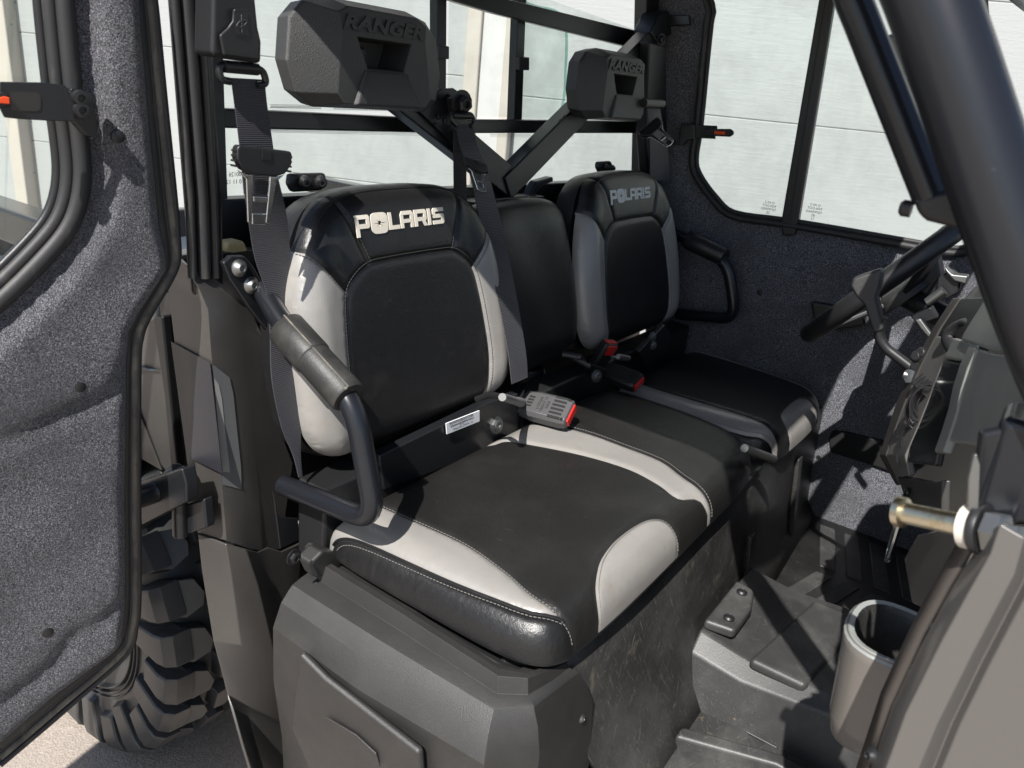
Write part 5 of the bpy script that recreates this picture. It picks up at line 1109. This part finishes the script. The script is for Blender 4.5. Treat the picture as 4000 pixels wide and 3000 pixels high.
# ---- door striker
sb = PX(2095, 1138, -.318); sa = PX(1940, 1105, -.300)
d_ = (sa - sb).normalized()
mb = MB(); mb.lathe([(.0105, 0), (.0105, .004), (.0080, .0045), (.0080, (sa - sb).length - .006), (.0115, (sa - sb).length - .005), (.0115, (sa - sb).length), (.009, (sa - sb).length + .001), (0, (sa - sb).length + .001)], sb, d_, 26); stk = mb.build('door_striker', 'gold', CAR, label='yellow zinc striker pin with nut on the near door jamb')
mb = MB(); mb.lathe([(.014, -.004), (.0155, -.003), (.0155, .003), (.013, .004)], sb, d_, 26); mb.build('striker_washer', 'white_plastic', stk)
mb = MB(); mb.lathe([(.0165, -.010), (.0175, -.008), (.0175, -.005), (.0165, -.0042)], sb, d_, 26); mb.build('striker_bushing', 'plastic', stk)
bp = [PX(x, y, -.322) for x, y in ((2098, 980), (2104, 975), (2112, 1000), (2108, 1120), (2092, 1165), (2084, 1150), (2086, 1030))]
mb = MB(); mb.prism([PX(x, y, -.30) for x, y in ((2110, 925), (2210, 905), (2260, 960), (2260, 1100), (2200, 1090), (2120, 1110), (2096, 1160), (2085, 1110))], (-.008, -.004, 0)); mb.build('striker_bracket', 'metal', stk, bevel=.003)
mb = MB(); mb.prism(bp, (-.003, -.002, 0)); mb.build('striker_plate', 'steel', stk, bevel=.001)
mb = MB(); mb.lathe([(.0145, -.012), (.0145, -.022), (.012, -.0235), (.008, -.0235), (.008, -.032), (.006, -.033), (0, -.033)], sb, d_, 6); mb.build('striker_nut', 'steel', stk)
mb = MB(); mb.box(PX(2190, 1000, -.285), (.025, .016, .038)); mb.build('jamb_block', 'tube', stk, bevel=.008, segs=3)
# ---- rear wheel
TX0, TX1, TY, TR = -.330, -.07, .48, .355; TZ = GZ + TR - .004
wheel_o = Vector((TX0, TY, TZ))
tw_ = TX1 - TX0
def tp(x, r, a): return Vector((TX0 + x, TY + r * math.sin(a), TZ + r * math.cos(a)))
mb = MB()
profl = [(.03, .165), (.014, .19), (.002, .225), (-.001, .255), (.008, .29), (.028, .315), (.06, .328), (tw_ / 2, .336), (tw_ - .06, .328), (tw_ - .028, .315), (tw_ - .008, .29), (tw_, .255), (tw_ - .008, .19), (tw_ - .02, .165)]
mb.loft([[tp(x, r, 2 * math.pi * k / 72) for k in range(72)] for x, r in profl], True)
NL = 25
def csurf(x):
    """carcass radius across the tread"""
    t = min(1., abs(x - tw_ / 2) / (tw_ / 2)); return .336 - .036 * t ** 4
def lug(pts, h, a0, inset=.88):
    cxm = sum(p[0] for p in pts) / len(pts); cam_ = sum(p[1] for p in pts) / len(pts)
    bot = [tp(x, csurf(x) - .014, a0 + da) for x, da in pts]
    topv = [tp(cxm + (x - cxm) * inset, csurf(cxm + (x - cxm) * inset) + h, a0 + cam_ + (da - cam_) * inset) for x, da in pts]
    n = len(pts); mb.add(bot + topv, [tuple(range(n)), tuple(range(n, 2 * n))] + [(i, (i + 1) % n, n + (i + 1) % n, n + i) for i in range(n)])
for k in range(NL):
    a = 2 * math.pi * k / NL; s = 2 * math.pi / NL
    for side_ in (0, 1):
        mx = (lambda x: x) if side_ == 0 else (lambda x: tw_ - x); a2 = a + (s * .5 if side_ else 0)
        lug([(mx(-.004), -.015), (mx(.030), -.050), (mx(.062), -.012), (mx(.069), .055), (mx(.056), .150), (mx(.020), .182), (mx(-.004), .168)], .019, a2 - .04, .86)
        lug([(mx(.072), -.035), (mx(.098), -.060), (mx(.116), -.022), (mx(.116), .098), (mx(.094), .142), (mx(.071), .126)], .019, a2 + .03, .84)
        # the shoulder block wraps down the sidewall
        lo = .236 if k % 2 else .258; rows_ = []
        for da, sh in ((-.012, .90), (-.002, 1.0), (.155, 1.0), (.166, .90)):
            pr = ((.030, .345), (.000, .341), (-.014, .328), (-.017, .308), (-.012, lo + .006), (.002, lo), (.012, lo + .004), (.030, .315))
            rows_.append([tp(mx((x - .012) * sh + .012), r, a2 - .04 + da) for x, r in pr])
        mb.loft(rows_, True, True)
for r_ in (.205, .215, .225):
    mb.loft([[tp(x_, rr_, 2 * math.pi * k / 72) for k in range(72)] for x_, rr_ in ((.010, r_), (-.003, r_ + .001), (-.003, r_ + .004), (.008, r_ + .005))], True)
wheel = mb.build('rear_wheel', 'rubber', CAR, smooth=28, label='knobbly black rear tyre behind the open door', bevel=.0016)
mb = MB(); mb.loft([[tp(x, r, 2 * math.pi * k / 40) for k in range(40)] for x, r in ((.018, .168), (.022, .155), (.06, .145), (.07, .05), (.05, .045), (.05, .001))], True); mb.build('rim', 'rim', wheel)
# ---- cargo box side behind the door gap
bx = -.27
mb = MB(); mb.prism([PX(x, y, bx) for x, y in ((300, 690), (368, 680), (400, 1000), (405, 1090), (350, 1010), (300, 985), (200, 985), (150, 690))], (.03, 0, 0)); box_ = mb.build('cargo_box_side', 'taupe', CAR, bevel=.005, label='grey-brown cargo box side seen between door and pillar')
mb = MB(); mb.prism([PX(x, y, bx - .001) for x, y in ((350, 682), (372, 678), (410, 1080), (395, 1090), (375, 850))], (-.016, 0, 0)); mb.build('box_edge', 'plastic', box_, bevel=.004)
mb = MB(); mb.prism([PX(x, y, bx - .002) for x, y in ((296, 795), (300, 788), (345, 800), (300, 803))], (-.004, 0, 0)); mb.build('box_scoop', 'liner', box_, bevel=.001)
mb = MB(); mb.prism([PX(x, y, bx - .0005) for x, y in ((300, 880), (352, 1015), (300, 985))], (-.003, 0, 0)); mb.build('box_lower_panel', 'bronze_dark', box_, bevel=.001)
mb = MB(); mb.lathe([(.02, 0), (.021, .01), (.021, .03), (.018, .034), (0, .034)], PX(352, 690, bx + .02), (0, 0, 1), 20); mb.build('box_cap', 'steel', box_)
# bed rails and tailgate seen through the door window and rear glass
mb = MB(); mb.box((.43, .95, -.36), (.70, .55, .012)); bed = mb.build('cargo_bed', 'liner', CAR, bevel=.004, label='cargo bed behind the cab')
for yy, zz in ((.20, -.16), (1.5, -.36)):
    mb = MB(); mb.box((.43, yy, zz), (.70, .02, .10)); mb.build('bed_wall', 'wet', bed, bevel=.006)
for xx in (-.27, 1.13):
    mb = MB(); mb.box((xx, .85, -.09 if xx < 0 else -.2), (.03, .65, .03)); mb.build('bed_rail', 'wet', bed, bevel=.008)
mb = MB(); mb.box((.43, .9, -.62), (.55, .5, .10)); mb.box((.40, .5, GZ + TR), (.46, .03, .03)); mb.build('chassis', 'plastic', CAR, bevel=.02)
mb = MB(); mb.box((.45, .10, -.42), (.70, .012, .38)); mb.build('cab_back_panel', 'plastic', CAR, bevel=.004)
mb = MB(); mb.prism([(-.28, -.50, -.84), (1.2, -.50, -.84), (1.2, -1.25, -.84), (-.33, -1.25, -.84)], (0, 0, -.03)); mb.build('under_tray', 'plastic', CAR)
mb = MB(); mb.prism([(-.33, -1.02, -.84), (1.18, -1.02, -.84), (1.18, -.98, -.12), (-.30, -.98, -.12)], (0, -.04, 0)); mb.build('firewall', 'plastic', CAR, bevel=.004)
mb = MB(); mb.prism([(-.36, -.97, -.10), (1.2, -.97, -.10), (1.15, -1.9, -.30), (-.30, -1.9, -.30)], (0, 0, -.05)); mb.build('bonnet', 'bronze', CAR, bevel=.02)

# ------------------------------------------------------------------ the place
mb = MB(); mb.add([(-60, -60, GZ), (60, -60, GZ), (60, 60, GZ), (-60, 60, GZ)], [(0, 1, 2, 3)]); gr = mb.build('ground', 'ground', None); gr['kind'] = 'structure'
# garage: wall of sectional doors with trim posts
Wp = CAM + ray(1770, 273) * 3.4; We = Vector((.40, -.91, 0)).normalized(); Wn = Vector((-.91, -.40, 0))
G = empty('garage', 'white garage with sectional doors and cream trim posts behind the vehicle', 'garage', (Wp.x, Wp.y, GZ))
def W3(u, z, h=0): return Wp + We * u + Wn * h + Vector((0, 0, z))
def Wuv(x, y):
    q = PN(x, y, Wp, Wn) - Wp; return q.dot(We), q.z
u0, zs = Wuv(1770, 273); PHt = .53
uP0, _ = Wuv(1022, 120); uP1, _ = Wuv(1112, 120)
mb = MB(); mb.box(W3(-3, GZ - Wp.z + 2.2, -.35) , (7.5, .15, 2.2), (We, Wn, Vector((0, 0, 1)))); mb.build('garage_wall', 'trim_white', G)
slope = -.055
def door_panels(ua, ub, n_lo, n_hi, zoff):
    for k in range(n_lo, n_hi):
        z0 = zs + zoff + k * PHt; a = W3(ua, z0 + slope * 0, .0)
        m_ = MB(); c = W3((ua + ub) / 2, z0 + PHt / 2, 0); m_.box(c, ((ub - ua) / 2, .02, PHt / 2 - .0008), (We, Wn, Vector((0, 0, 1)))); m_.build('door_panel', 'garage', G, bevel=.004)
door_panels(uP1 + .02, 4.2, -2, 4, 0.0)
door_panels(uP0 - 5.0, uP0 - .02, -2, 4, 0.06)
for a, b, h, mt in ((uP0 - .02, uP0 + .05, .06, 'trim'), (uP0 + .05, uP1 - .03, .04, 'trim_white'), (uP1 - .03, uP1 + .02, .08, 'trim')):
    mb = MB(); mb.box(W3((a + b) / 2, GZ - Wp.z + 1.6, h / 2), ((b - a) / 2, h / 2 + .02, 1.6), (We, Wn, Vector((0, 0, 1)))); mb.build('trim_post', mt, G, bevel=.008)
ua, _ = Wuv(35, 200); ub, _ = Wuv(62, 200)
mb = MB(); mb.box(W3((ua + ub) / 2, GZ - Wp.z + 1.6, .05), ((ub - ua) / 2, .05, 1.6), (We, Wn, Vector((0, 0, 1)))); mb.build('trim_post', 'trim', G, bevel=.008)

# ------------------------------------------------------------------ parents keep world places
bpy.context.view_layer.update()
for root in (CAR, G):
    inv = root.matrix_world.inverted()
    for o in bpy.data.objects:
        if o.parent is root: o.matrix_parent_inverse = inv
